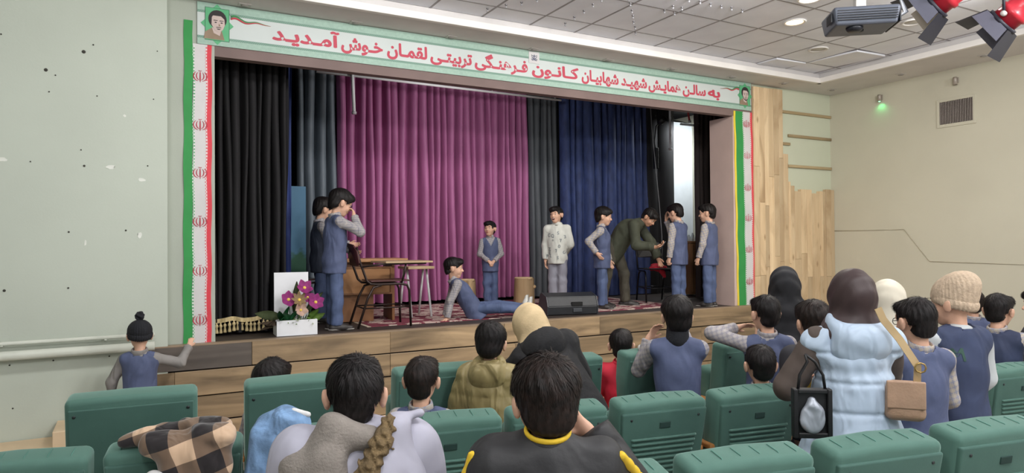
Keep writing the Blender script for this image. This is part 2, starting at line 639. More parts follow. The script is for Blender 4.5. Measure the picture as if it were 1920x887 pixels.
# --- right of the stage: upright pine boards, bare battens
m_pine = M_wood('pine_board', '#cdb08a', '#dcc4a0', '#8d6c48', 'Z', 1.6, 0.5, True, 0.08)
m_batten = M_wood('batten_wood', '#a08a66', '#b7a37e', '#5a4a35', 'X', 1.5, 0.6, False)
tops = [(7.365, 7.47, 3.87), (7.47, 7.575, 3.87), (7.575, 7.655, 3.872), (7.655, 7.76, 3.875), (7.76, 7.86, 3.879), (7.86, 7.945, 3.879),
        (7.945, 8.045, 2.985), (8.045, 8.085, 2.60), (8.085, 8.17, 2.545), (8.17, 8.30, 2.47), (8.30, 8.425, 2.50), (8.425, 8.53, 2.50),
        (8.53, 8.70, 2.45), (8.70, 8.775, 2.485), (8.775, 8.84, 2.48), (8.84, 8.95, 2.515), (8.95, 9.028, 2.51)]
pan = thing('plank_cladding', 'stepped wall cladding of upright knotty pine boards beside the stage', 'cladding', (8.2, 6.6, 0))
for i, (x0, x1, zt) in enumerate(tops):
    cuts = [zt]
    if zt > 3: cuts += [random.uniform(2.2, 2.95), random.uniform(1.2, 1.6)]
    elif random.random() < .6: cuts += [random.uniform(1.15, 1.6)]
    cuts += [0.0]
    for a, b_ in zip(cuts[:-1], cuts[1:]):
        th = .026 + random.uniform(-.003, .004)
        obj('board', B(-(x1 - x0) / 2 + .0015, (x1 - x0) / 2 - .0015, -th + .0, .028, -(a - b_) / 2 + .001, (a - b_) / 2 - .001, .002, 1), m_pine, pan,
            ((x0 + x1) / 2 - 8.2, 0, (a + b_) / 2))
for (x0, x1, z) in [(7.955, 9.02, 3.585), (8.10, 9.02, 3.255), (7.95, 8.13, 3.135), (8.085, 9.02, 2.825)]:
    obj('batten', B(-(x1 - x0) / 2, (x1 - x0) / 2, -.018, .012, -.019, .019, .002, 1), m_batten, wfr, ((x0 + x1) / 2, 6.618, z))

# --- right wall: grille, spotlights, cable
m_grille = M('grille_metal', '#8f857d', 0.45, 0.08, metal=.3)
g = thing('air_vent', 'ventilation grille with upright louvres in the cream side wall', 'vent', (XR, 4.85, 3.23))
obj('back_plate', B(-.002, .004, -.2, .2, .0, .285), M('vent_dark', '#4a423e', .9), g)
for a in [(-.235, -.2, -.04, .32), (.2, .235, -.04, .32)]:
    obj('frame_bar', B(-.012, .0, a[0], a[1], a[2], a[3], .003), m_wr, g)
obj('frame_bar', B(-.012, .0, -.2, .2, -.04, .0, .003), m_wr, g)
obj('frame_bar', B(-.012, .0, -.2, .2, .285, .32, .003), m_wr, g)
lou = None
for k in range(20):
    y = -.19 + k * .02
    bm = B(-.008, .008, -.002, .002, .003, .282)
    o = obj('louvre', bm, m_grille, g, (-.004, y, 0), (0, 0, R(40)))
m_fix = M('fixture_grey', '#a39a90', .5, metal=.4)


def wall_spot(px, py, label, glow=None):
    p = onX(px, py, XR)
    t = thing('wall_spotlight', label, 'spotlight', (XR, p[1], p[2]))
    obj('mount', B(-.015, 0, -.02, .02, -.02, .05, .004), m_fix, t)
    obj('can', xf(lathe([(0, .05), (.022, .05), (.026, .03), (.026, -.045), (.02, -.045), (.018, -.02), (0, -.02)], 14), Matrix.Translation((-.05, 0, 0))), m_fix, t)
    obj('arm', T([(-.012, 0, .02), (-.05, 0, .03)], .006), m_fix, t)
    if glow:
        obj('bulb', xf(lathe([(0, -.05), (.012, -.045), (.017, -.03), (.012, -.018), (0, -.018)], 12), Matrix.Translation((-.05, 0, 0))), M_emit('green_bulb', '#8dffc0', 9), t)
        d = bpy.data.lights.new('green_spot', 'SPOT'); d.energy = 1.3; d.color = (.08, 1, .3); d.spot_size = R(150); d.spot_blend = 1.0; d.shadow_soft_size = .02
        l = bpy.data.objects.new('green_spot', d); COL.objects.link(l); l.parent = t; l.location = (-.05, 0, -.06); l.rotation_euler = (0, R(-12), 0)


wall_spot(1653, 185, 'small wall spotlight throwing a green glow down the cream wall', True)
wall_spot(1795, 153, 'small unlit wall spotlight above the ventilation grille')
cb = [onX(x, y, XR - .006) for x, y in [(1564, 433), (1620, 432), (1695, 430), (1743, 490), (1830, 493), (1925, 496)]]
tag(obj('wall_cable', T([tuple(p) for p in cb], .005, 6), M('cable_cream', '#b5ae9a', .6)), 'thin pale cable clipped along the cream side wall', 'cable')

# ================================================================== welcome banner and side flags
m_bw = M('banner_white', '#c2c9c7', 0.55, 0.03, 2)
m_mint = M('banner_mint', '#98b3a5', 0.6, 0.06, 40)
m_red = M('letter_red', '#b93f52', 0.6, 0.03)
m_fgreen = M('flag_green', '#2e8b45', 0.7, 0.05)
m_fred = M('flag_red', '#cf3b48', 0.7, 0.05)
m_fwhite = M('flag_white', '#cbc8c8', 0.7, 0.03)
m_fyel = M('flag_yellow', '#dcc53e', 0.7, 0.05)


def M_check(name, c1, c2, sc):
    m, nt, b = nt_base(name)
    v = coords(nt)
    ch = nt.nodes.new('ShaderNodeTexChecker')
    ch.inputs['Scale'].default_value = sc
    ch.inputs['Color1'].default_value = lin(c1)
    ch.inputs['Color2'].default_value = lin(c2)
    link(nt, v, ch.inputs['Vector'])
    link(nt, ch.outputs['Color'], b.inputs['Base Color'])
    b.inputs['Roughness'].default_value = .65
    return m


m_patt = M_check('border_pattern', '#7f9f8e', '#67867a', 110)
m_flagpat_g = M_check('flag_script_green', '#d8d9d4', '#5e9c70', 70)
m_flagpat_r = M_check('flag_script_red', '#dcd6d5', '#d06a72', 70)

BX0, BX1, BZ0, BZ1 = 0.49, 7.335, 3.532, 3.905
ban = thing('welcome_banner', 'long white and mint welcome banner with red lettering above the stage', 'banner', ((BX0 + BX1) / 2, YF, BZ0))
bc = (BX0 + BX1) / 2


def bpart(name, x0, x1, z0, z1, y, th, mat, parent=ban):
    return obj(name, B(x0 - bc, x1 - bc, y - th, y, z0 - BZ0, z1 - BZ0), mat, parent)


bpart('cloth', BX0, BX1, BZ0, BZ1, -.002, .012, m_bw)
bpart('border', BX0, BX1, BZ1 - .07, BZ1, -.014, .002, m_mint)
bpart('border', BX0, BX1, BZ0, BZ0 + .055, -.014, .002, m_mint)
bpart('pattern_band', BX0, BX1, BZ1 - .092, BZ1 - .07, -.014, .0015, m_patt)
bpart('pattern_band', BX0, BX1, BZ0 + .055, BZ0 + .077, -.014, .0015, m_patt)

AR = {'ا': 'FE8D FE8E', 'آ': 'FE81 FE82', 'ب': 'FE8F FE90 FE91 FE92', 'ت': 'FE95 FE96 FE97 FE98', 'خ': 'FEA5 FEA6 FEA7 FEA8', 'د': 'FEA9 FEAA',
      'ر': 'FEAD FEAE', 'س': 'FEB1 FEB2 FEB3 FEB4', 'ش': 'FEB5 FEB6 FEB7 FEB8', 'ف': 'FED1 FED2 FED3 FED4', 'ق': 'FED5 FED6 FED7 FED8',
      'ک': 'FB8E FB8F FB90 FB91', 'گ': 'FB92 FB93 FB94 FB95', 'ل': 'FEDD FEDE FEDF FEE0', 'م': 'FEE1 FEE2 FEE3 FEE4', 'ن': 'FEE5 FEE6 FEE7 FEE8',
      'ه': 'FEE9 FEEA FEEB FEEC', 'و': 'FEED FEEE', 'ی': 'FBFC FBFD FBFE FBFF', 'ـ': '0640 0640 0640 0640'}


def shape(word):
    fm = {k: [chr(int(h, 16)) for h in v.split()] for k, v in AR.items()}
    out = []
    for i, ch in enumerate(word):
        f = fm[ch]
        prev = i > 0 and len(fm[word[i - 1]]) == 4
        nxt = i < len(word) - 1 and len(f) == 4
        k = (3 if nxt else 1) if prev else (2 if nxt else 0)
        out.append(f[k])
    return ''.join(out[::-1])


def text_mesh(name, s, size, offset=0.0, ext=0.001):
    """lettering as flat plates: each outline with its own counters, so that joined letters may overlap"""
    from mathutils.geometry import tessellate_polygon, interpolate_bezier
    c = bpy.data.curves.new(name, 'FONT')
    c.body = s
    c.size = size
    o = bpy.data.objects.new(name, c)
    COL.objects.link(o)
    bpy.context.view_layer.update()
    cu = o.to_curve(bpy.context.evaluated_depsgraph_get())
    loops = []
    for sp in cu.splines:
        bp = sp.bezier_points
        pts = []
        n = len(bp)
        for i in range(n):
            a, b = bp[i], bp[(i + 1) % n]
            seg = interpolate_bezier(a.co, a.handle_right, b.handle_left, b.co, 5)
            pts += [Vector((p.x, p.y, 0)) for p in seg[:-1]]
        cl = []
        for p in pts:
            if not cl or (p - cl[-1]).length > 1e-5: cl.append(p)
        if len(cl) > 2 and (cl[0] - cl[-1]).length < 1e-5: cl.pop()
        if len(cl) > 2: loops.append(cl)
    o.to_curve_clear()
    bpy.data.objects.remove(o)
    bpy.data.curves.remove(c)

    def area(l): return .5 * sum(l[i - 1].x * l[i].y - l[i].x * l[i - 1].y for i in range(len(l)))

    def inside(p, l):
        r = False
        for i in range(len(l)):
            a, b = l[i - 1], l[i]
            if (a.y > p.y) != (b.y > p.y) and p.x < (b.x - a.x) * (p.y - a.y) / (b.y - a.y) + a.x: r = not r
        return r
    ar = [area(l) for l in loops]
    sg = 1 if ar[max(range(len(ar)), key=lambda k: abs(ar[k]))] > 0 else -1

    def grow(l):
        out = []
        for i in range(len(l)):
            t = (l[(i + 1) % len(l)] - l[i - 1])
            if t.length < 1e-7: out.append(l[i]); continue
            t.normalize()
            out.append(l[i] + Vector((t.y, -t.x, 0)) * offset * sg)
        return out
    bm = bmesh.new()
    for k, l in enumerate(loops):
        if ar[k] * sg <= 0: continue
        grp = [grow(l)] + [grow(h) for q, h in enumerate(loops) if ar[q] * sg < 0 and inside(h[0], l)]
        flat = [p for g_ in grp for p in g_]
        ex = ext * (1 + .16 * (k % 6))
        top = [bm.verts.new((p.x, p.y, ex)) for p in flat]
        bot = [bm.verts.new((p.x, p.y, -ext * .5)) for p in flat]
        for t in tessellate_polygon(grp):
            try:
                bm.faces.new([top[q] for q in t]); bm.faces.new([bot[q] for q in t][::-1])
            except ValueError: pass
        b0 = 0
        for g_ in grp:
            m_ = len(g_)
            for q in range(m_):
                try: bm.faces.new((top[b0 + q], bot[b0 + q], bot[b0 + (q + 1) % m_], top[b0 + (q + 1) % m_]))
                except ValueError: pass
            b0 += m_
    bmesh.ops.recalc_face_normals(bm, faces=bm.faces[:])
    me = bpy.data.meshes.new(name)
    bm.to_mesh(me); bm.free()
    return me


def word(w, px0, px1, pyb, mat, parent, y, size=.17, off=.006):
    """one word of the banner between two sight lines, standing on its baseline"""
    a, b = onY(px0, pyb, YF), onY(px1, pyb, YF)
    me = text_mesh('word', shape(w), size, off)
    co = np.empty(len(me.vertices) * 3, np.float32); me.vertices.foreach_get('co', co); co = co.reshape(-1, 3)
    x0, x1 = co[:, 0].min(), co[:, 0].max()
    s = (b[0] - a[0]) / (x1 - x0)
    n = np.stack([(co[:, 0] - x0) * s, -co[:, 2], co[:, 1]], 1)
    me.vertices.foreach_set('co', n.astype(np.float32).ravel()); me.update()
    me.materials.append(mat)
    o = obj('word', me, None, parent, (a[0] - bc, y, ZB - BZ0))
    return o


ZB = 3.655
for w, a, b in [('آمـدیـد', 510, 636), ('خـوش', 639, 717), ('لقمـان', 725, 800), ('تربیتـی', 806, 884), ('فـرهنـگی', 889, 988), ('کـانـون', 996, 1083),
                ('شهابیـان', 1089, 1158), ('شهیـد', 1163, 1211), ('همایـش', 1214, 1274), ('سالـن', 1278, 1321), ('به', 1325, 1348)]:
    word(w, a, b, 120, m_red, ban, -.0155)

# logo card
m_ink = M('logo_ink', '#2f3a63', .6)
lg = bpart('logo_card', 3.85, 3.985, 3.765, 3.895, -.0165, .003, m_fwhite)
for pts in ([(0, -.012), (-.03, .005), (-.036, .03), (-.012, .018), (0, .036), (.012, .018), (.036, .03), (.03, .005), (0, -.012)], [(-.03, -.03), (0, -.022), (.03, -.03)],
            [(-.04, -.018), (0, -.012), (.04, -.018)]):
    obj('logo_line', T([(3.918 - bc + x, -.0205, 3.828 - BZ0 + z) for x, z in pts], .0036, 6), m_ink, lg)
obj('logo_line', T([(3.918 - bc + .009 * math.cos(a), -.0205, 3.838 - BZ0 + .009 * math.sin(a)) for a in [k * .7 for k in range(9)]], .003, 6), m_ink, lg)

# portraits in eight-pointed green frames
m_pgreen = M('portrait_green', '#57a877', .6, .06)
m_pedge = M('portrait_edge', '#2c4437', .6)
m_phair = M('portrait_hair', '#2b2426', .7)
m_pskin = M('portrait_skin', '#c3b0aa', .7, .05)
m_pcloth = M('portrait_shirt', '#8f7a66', .7)


def ell(cx, cz, rx, rz, n=22, a0=0, a1=2 * math.pi):
    return [(cx + rx * math.cos(a0 + (a1 - a0) * k / (n if a1 - a0 > 6.28 else n - 1)), cz + rz * math.sin(a0 + (a1 - a0) * k / (n if a1 - a0 > 6.28 else n - 1))) for k in range(n)]


def portrait(cx, cz, w, h, beard):
    t = bpart('portrait', cx - w / 2, cx + w / 2, cz - h / 2, cz + h / 2, -.016, .003, m_pgreen)
    for a, px, pz in ((0, cx, cz + h / 2), (0, cx, cz - h / 2), (1, cx - w / 2, cz), (1, cx + w / 2, cz)):
        q = .035
        obj('frame_point', prism([(px - bc - q, pz - BZ0), (px - bc, pz - BZ0 - q), (px - bc + q, pz - BZ0), (px - bc, pz - BZ0 + q)], -.0025, 'Y', -.0155), m_pgreen, t)
    for x0, x1, z0, z1 in ((cx - w / 2, cx + w / 2, cz + h / 2 - .003, cz + h / 2), (cx - w / 2, cx + w / 2, cz - h / 2, cz - h / 2 + .003),
                           (cx - w / 2, cx - w / 2 + .003, cz - h / 2, cz + h / 2), (cx + w / 2 - .003, cx + w / 2, cz - h / 2, cz + h / 2)):
        bpart('frame_line', x0, x1, z0, z1, -.019, .001, m_pedge, t)
    X, Z = cx - bc, cz - BZ0
    s = h / .29

    def flat(n, poly, y, mat):
        obj(n, prism([(X + u * s, Z + v * s) for u, v in poly], -.001, 'Y', y), mat, t)
    flat('shirt', [(-.11, -.135), (-.1, -.075), (-.045, -.035), (.035, -.05), (.06, -.135)], -.0192, m_pcloth)
    flat('neck', [(-.045, -.03), (-.03, -.08), (.02, -.1), (.035, -.04)], -.0204, m_pskin)
    flat('hair', ell(.002, .045, .075, .082), -.0216, m_phair)
    flat('face', [(-.045, .06), (-.035, .075), (.03, .075), (.058, .05), (.062, .0), (.045, -.045), (.012, -.07), (-.02, -.055), (-.048, -.005)], -.0228, m_pskin)
    for u in (-.014, .035):
        flat('eyebrow', [(u - .018, .03), (u + .016, .032), (u + .016, .037), (u - .016, .037)], -.024, m_phair)
        flat('eye', ell(u, .016, .010, .005, 10), -.024, m_phair)
    flat('nose', [(.012, .012), (.026, -.014), (.01, -.016)], -.024, m_pcloth)
    flat('mouth', [(-.008, -.038), (.03, -.038), (.018, -.046), (.004, -.046)], -.024, m_phair)
    flat('moustache', [(-.012, -.029), (.034, -.029), (.028, -.023), (-.006, -.023)], -.024, m_phair)
    if beard:
        flat('beard', [(-.046, -.01), (-.03, -.05), (.012, -.075), (.05, -.05), (.06, -.01), (.044, -.046), (.012, -.058), (-.02, -.046)], -.0243, m_phair)


portrait(.652, 3.72, .2, .29, False)
portrait(7.215, 3.725, .2, .27, True)


def ribbon(x, z, s, c):
    for col, off in ((m_fgreen, .012), (m_fwhite, 0), (m_fred, -.012)):
        pts = []
        for k in range(25):
            u = k / 24
            pts.append((x - bc + s * u * .34, -.0195, z - BZ0 + off * (1 - u) + .02 * math.sin(u * 11 + c) * (1 - u) - .02 * u))
        obj('ribbon', T(pts, [.0055 * (1 - k / 24) + .0012 for k in range(25)], 6), col if col is not m_fwhite else M('ribbon_grey', '#77796f', .6), ban)


ribbon(.765, 3.79, 1, .3)
ribbon(7.1, 3.8, -1, .3)

# --- flag strips hanging on both sides
bm = bmesh.new()


def arc(cx_, cz_, rx, rz_, a0, a1, w, n=11):
    """a flat crescent stroke"""
    pts, rad = [], []
    for k in range(n):
        u = k / (n - 1)
        a = R(a0 + (a1 - a0) * u)
        pts.append((cx_ + rx * math.cos(a), 0, cz_ + rz_ * math.sin(a)))
        rad.append(w * (.25 + .75 * math.sin(math.pi * u)))
    tube(bm, pts, rad, 6)


for q in (1, -1):
    arc(q * .008, .002, q * .046, .044, -80, 58, .0052)
    arc(q * .003, .004, q * .027, .036, -84, 62, .0046)
tube(bm, [(0, 0, -.052), (0, 0, -.02), (0, 0, .03), (0, 0, .042)], [.0015, .0062, .0048, .001], 6)
tube(bm, [(-.013, 0, .052), (-.006, 0, .047), (0, 0, .05), (.006, 0, .047), (.013, 0, .052)], .0026, 6)
for v in bm.verts: v.co.y *= .25
sym = bpy.data.meshes.new('emblem'); bm.to_mesh(sym); bm.free(); sym.materials.append(M('emblem_red', '#b53244', .6))


def strip(bm, x0, x1, y, th, z0, z1, sl=0.0):
    n = 24
    rows_ = []
    for k in range(n + 1):
        z = z0 + (z1 - z0) * k / n
        o = .004 * math.sin(k * 1.3) + sl * (1 - k / n)
        yy = y + .003 * math.sin(k * .9)
        rows_.append([bm.verts.new((x0 + o, yy - th, z)), bm.verts.new((x1 + o, yy - th, z)), bm.verts.new((x1 + o, yy, z)), bm.verts.new((x0 + o, yy, z))])
    for a, b in zip(rows_[:-1], rows_[1:]):
        for i in range(4):
            bm.faces.new((a[i], a[(i + 1) % 4], b[(i + 1) % 4], b[i]))
    bm.faces.new(rows_[0][::-1]); bm.faces.new(rows_[-1])
    bmesh.ops.recalc_face_normals(bm, faces=bm.faces[:])
    return bm


fl_l = thing('flag_strip', 'hanging green, white and red flag strip next to the pale green wall', 'flag', (.5, YF, ZS))
fl_r = thing('flag_strip', 'hanging yellow, green, white and red flag strip next to the pine boards', 'flag', (7.2, YF, ZS))
for root, bands, zt in ((fl_l, [('green_band', -.115, -.045, m_fgreen, 2.82), ('white_band', -.045, .072, m_fwhite, 2.62), ('red_band', .072, .108, m_fred, 2.62)], 0),
                        (fl_r, [('yellow_band', -.185, -.155, m_fyel, 2.6), ('green_band', -.155, -.025, m_fgreen, 2.6), ('white_band', -.025, .125, m_fwhite, 2.6),
                                ('red_band', .125, .158, m_fred, 2.6)], 0)):
    for n, a, b, mt, top in bands:
        obj(n, strip(bmesh.new(), a, b, -.003, .006, .0, top, -.012 if root is fl_l else .03), mt, root)
obj('script_band', strip(bmesh.new(), -.044, -.03, -.0095, .001, 0, 2.6, -.012), m_flagpat_g, fl_l)
obj('script_band', strip(bmesh.new(), .058, .071, -.0095, .001, 0, 2.6, -.012), m_flagpat_r, fl_l)
obj('script_band', strip(bmesh.new(), -.024, -.008, -.0095, .001, 0, 2.6, .03), m_flagpat_g, fl_r)
obj('script_band', strip(bmesh.new(), .11, .124, -.0095, .001, 0, 2.6, .03), m_flagpat_r, fl_r)
for z in (3.245, 2.817, 2.395, 1.969, 1.538, 1.109):
    obj('emblem', sym, None, fl_l, (.013 - .008 * (3.2 - z) / 2.3, -.0125, z - ZS))
for z in (3.346, 2.92, 2.488, 2.079, 1.654, 1.222):
    obj('emblem', sym, None, fl_r, (.045 + .03 * (3.5 - z) / 2.6, -.0125, z - ZS))

# ================================================================== curtains
def curtain(name, label, x0, x1, Y, z0, z1, lam, amp, mat, cat='curtain', taper=0.0, yaw=0.0, rnd=.25, power=.62, group=None):
    """hanging cloth in tubular folds, its own thickness"""
    rs = random.Random(hash_name(label))
    n = max(2, int(round((x1 - x0) / lam)))
    edges = [0.0]
    for k in range(n):
        edges.append(edges[-1] + 1 + rs.uniform(-rnd, rnd))
    edges = [e / edges[-1] for e in edges]
    per = 10
    us, ph = [], []
    slot = .2 if power < .7 else .0
    for k in range(n):
        w_ = edges[k + 1] - edges[k]
        sl_ = slot * rs.uniform(.4, 1.3)
        for q in range(per):
            u_ = .5 - .5 * math.cos(math.pi * q / (per - 3 if slot else per))
            if slot and q > per - 3:                # the dark slot between two tubes
                us.append(edges[k] + w_ * (1 - sl_ + sl_ * (q - per + 3) / 3 * .9)); ph.append(-.75)
            else:
                us.append(edges[k] + w_ * (1 - sl_) * u_)
                ph.append(math.sin(math.pi * q / (per - 3 if slot else per)) ** (power * 1.6) if q else 0.0)
    us.append(1.0); ph.append(0.0)
    depth = [rs.uniform(.75, 1.15) for _ in range(n + 1)]
    nz = 14
    W = x1 - x0
    V, F = [], []
    for s in (0, 1):
        for j in range(nz + 1):
            t = j / nz
            z = z0 + (z1 - z0) * t
            for i, u in enumerate(us):
                fold = i // per
                wob = .012 * math.sin(fold * 2.1 + t * 4.0) + .006 * math.sin(fold * 5.3 + t * 9)
                x = (u - .5) * W * (1 - taper * (1 - t)) + wob
                y = -amp * depth[fold] * ph[i] * (.8 + .2 * (1 - t)) + s * .012
                V.append((x, y, z - z0))
    m = len(us)
    N = m * (nz + 1)
    for s in (0, 1):
        for j in range(nz):
            for i in range(m - 1):
                a = s * N + j * m + i
                q = (a, a + 1, a + 1 + m, a + m)
                F.append(q if s == 0 else q[::-1])
    for j in range(nz):                      # side edges
        for i, d in ((0, 1), (m - 1, 0)):
            a = j * m + i
            q = (a, a + m, a + m + N, a + N)
            F.append(q if d else q[::-1])
    me = mesh_np(name, V, F)
    o = obj(name, me, mat, None, ((x0 + x1) / 2, Y, z0), (0, 0, yaw))
    tag(o, label, cat, group)
    return o


def hash_name(s):
    return sum((i + 1) * ord(c) for i, c in enumerate(s)) % 100003


m_purple = M('cloth_purple', '#a8628f', .62, .1, 5, sheen=.25, stretch=(3, 3, .6))
m_grey = M('cloth_slate', '#666f78', .6, .12, 5, sheen=.15, stretch=(3, 3, .6))
m_char = M('cloth_charcoal', '#53575c', .65, .12, 5, sheen=.1, stretch=(3, 3, .6))
m_blue = M('cloth_navy_velvet', '#2e3c69', .7, .25, 7, sheen=.3, stretch=(2, 2, .8))
m_blk = M('cloth_black_velvet', '#121013', .85, .25, 6, sheen=.08, stretch=(3, 3, .5))
m_blk2 = M('cloth_black_brown', '#3a302e', .8, .2, 6, sheen=.15, stretch=(3, 3, .5))
YC = 9.25
ztop = 4.08


def cx(px, Y=YC, py=380):
    return float(onY(px, py, Y)[0])


curtain('back_curtain', 'slate grey pleated back curtain beside the purple one, nearer the painted board', cx(556), cx(631), YC, ZS + .04, ztop, .125, .13, m_grey)
curtain('back_curtain', 'wide purple pleated back curtain across the middle of the stage', cx(632), cx(989), YC, ZS + .05, ztop, .118, .16, m_purple, rnd=.3, power=.6)
curtain('back_curtain', 'charcoal pleated back curtain between the purple and the navy ones', cx(990), cx(1044), YC - .02, ZS + .03, ztop, .1, .11, m_char)
curtain('back_curtain', 'navy blue velvet back curtain behind the bending man', cx(1050, 9.0), cx(1218, 9.0), 9.0, ZS + .01, ztop, .15, .13, m_blue, rnd=.5, power=.8)
curtain('side_curtain', 'black side curtain beside the white doorway', cx(1214, 8.9), cx(1264, 8.9), 8.9, ZS + .01, ztop, .3, .05, m_blk, rnd=.4, power=1.0)
curtain('side_curtain', 'black side curtain hanging beyond the white doorway', cx(1303, 7.9), cx(1375, 7.9), 7.9, ZS + .01, ztop, .09, .07, m_blk2)
lc = curtain('front_curtain', 'black velvet front curtain with gold tassel trim by the flag strip', .56, 1.36, 7.12, ZS + .02, 3.62, .075, .11, m_blk, taper=.06, rnd=.45)
m_tas = M('tassel_gold', '#cdb98a', .6, .15, 20, sheen=.2)
for k in range(16):
    x = -.32 + k * .038
    yv = -.115 - .02 * math.sin(k * 1.7)
    bm = bmesh.new()
    merge(bm, xf(lathe([(0, .0), (.006, -.004), (.004, -.012), (.011, -.02), (.013, -.032), (.007, -.04), (.013, -.075), (.012, -.082), (0, -.082)], 8), Matrix.Identity(4)))
    xf(bm, Matrix.Scale(1.25, 4))
    obj('tassel', bm, m_tas, lc, (x, yv, .115 - .01 * math.sin(k * .8)))
tp = [(-.36 + .58 * k / 30, -.112 - .02 * math.sin((k * .54) * 1.7), .125 - .01 * math.sin(k * .43)) for k in range(31)]
bm = bmesh.new()
for a, b in zip(tp[:-1], tp[1:]):
    vs_ = [bm.verts.new((a[0], a[1], a[2] - .02)), bm.verts.new((b[0], b[1], b[2] - .02)), bm.verts.new((b[0], b[1], b[2] + .02)), bm.verts.new((a[0], a[1], a[2] + .02))]
    bm.faces.new(vs_)
bmesh.ops.remove_doubles(bm, verts=bm.verts[:], dist=1e-4)
bmesh.ops.solidify(bm, geom=bm.faces[:], thickness=.006)
obj('tassel_trim', bm, m_tas, lc)
curtain('side_curtain', 'narrow royal blue curtain edge behind the black front curtain', cx(516, 8.0), cx(546, 8.0), 8.0, ZS + .01, 3.9, .1, .05, M('cloth_royal_blue', '#22356f', .7, .1, sheen=.2))
m_board = bpy.data.materials.new('painted_scenery'); m_board.use_nodes = True
nt = m_board.node_tree; b = nt.nodes['Principled BSDF']
v = coords(nt)
sp = nt.nodes.new('ShaderNodeSeparateXYZ'); link(nt, v, sp.inputs[0])
n = nt.nodes.new('ShaderNodeTexNoise'); n.inputs['Scale'].default_value = 9; link(nt, v, n.inputs['Vector'])
a = nt.nodes.new('ShaderNodeMath'); a.operation = 'MULTIPLY_ADD'; link(nt, n.outputs['Fac'], a.inputs[0]); a.inputs[1].default_value = .3; link(nt, sp.outputs['Z'], a.inputs[2])
rp = nt.nodes.new('ShaderNodeValToRGB'); link(nt, a.outputs[0], rp.inputs['Fac'])
rp.color_ramp.elements[0].position = .85; rp.color_ramp.elements[0].color = lin('#24543f')
rp.color_ramp.elements[1].position = 1.1 / 1.2; rp.color_ramp.elements[1].color = lin('#3d6a88')
link(nt, rp.outputs['Color'], b.inputs['Base Color']); b.inputs['Roughness'].default_value = .6
pb = thing('painted_board', 'tall scenery board painted blue above and green below behind the black curtain', 'board', (cx(557, 8.4), 8.4, ZS))
obj('panel', B(-.075, .1, -.012, .012, 0, 1.55), m_board, pb)
obj('foot', B(-.06, .08, -.15, .15, 0, .03), M('raw_wood', '#94795a', .6), pb)

# rail, hanging strips, cables
a, b_ = onY(593, 134, 8.75), onY(1052, 188, 8.75)
m_rail = M('rail_white', '#efeff2', .4, .03)
ra = thing('curtain_rail', 'white curtain rail below the stage ceiling in front of the purple curtain', 'rail', tuple(a))
obj('bar', T([(0, 0, 0), tuple(b_ - a)], .018, 8), m_rail, ra)
d = b_ - a
for f in (.03, .35, .68, .97):
    obj('hanger', T([tuple(d * f), (d[0] * f, 0, 4.1 - a[2])], .008, 6), m_rail, ra)


def hanging(px0, py0, px1, py1, Y, w, label, name='hanging_strip', mat=None):
    p, q = onY(px0, py0, Y), onY(px1, py1, Y)
    p = np.array([p[0], p[1], 4.1])
    o = thing(name, label, 'strip', tuple(q))
    bm = bmesh.new()
    tube(bm, [(0, 0, .0), (p[0] - q[0], 0, p[2] - q[2])], w, 6)
    obj('strip', bm, mat or m_rail, o)
    obj('end_cap', lathe([(0, -.02), (w * 1.4, -.015), (w * 1.5, .015), (0, .03)], 10), M('cap_grey', '#b9b4b8', .5), o)
    return o


hanging(660, 134, 664, 212, 8.69, .022, 'white plastic strip hanging from the curtain rail over the purple curtain')
hanging(1256, 190, 1257, 280, 8.6, .02, 'white plastic strip hanging beside the white doorway')
hanging(1287, 198, 1293, 228, 8.6, .016, 'short red ribbon hanging above the white doorway', 'red_ribbon', M('ribbon_red', '#c03a40', .6))
tag(obj('hanging_cable', T([(float(onY(1219, 190, 8.55)[0]), 8.55, 4.1)] + [tuple(onY(x, y, 8.55)) for x, y in [(1222, 240), (1229, 310), (1236, 380), (1241, 440), (1243, 520)]] + [(float(onY(1244, 540, 8.55)[0]), 8.55, ZS)], .006, 6), M('cable_pale', '#8d8d90', .5)),
    'long pale cable hanging down before the black side curtain', 'cable')
p = onY(1238, 229, 8.62)
t = thing('stage_lamp', 'small black lamp with pale lens hung on the black side curtain', 'lamp', tuple(p))
obj('housing', xf(lathe([(0, .1), (.05, .1), (.055, 0), (.05, -.02), (0, -.02)], 14), Matrix.Rotation(R(70), 4, 'X')), M('lamp_black', '#1c1c1f', .5), t)
obj('lens', xf(lathe([(0, -.03), (.04, -.024), (.045, -.015), (0, -.01)], 14), Matrix.Rotation(R(70), 4, 'X')), M('lens_pale', '#a9adb0', .2), t)
obj('bracket', T([(0, .0, 0), (0, .1, -.05), (0, .15, -.3), (.02, .14, -.5)], .012, 6), M('lamp_black', '#1c1c1f', .5), t)
obj('control_box', B(-.03, .03, .08, .16, -.75, -.4, .01), M('lamp_black', '#1c1c1f', .5), t)

# a weak fill light added behind the header to brighten the curtain rail
lw_ = area_lamp('header_fill_light', (3.6, 6.95, 3.85), .5, 32, (1, .98, .96), (R(75), 0, 0))
wt = thing('header_fill_box', 'unseen housing added with the fill light behind the proscenium header', 'lamp', (3.6, 6.76, 3.8))
obj('housing', B(-.15, .15, -.05, .03, 0, .1, .01), M('lamp_black', '#1c1c1f', .5), wt)
obj('bracket', B(-.02, .02, -.05, .0, .1, .3, .004), M('lamp_black', '#1c1c1f', .5), wt)

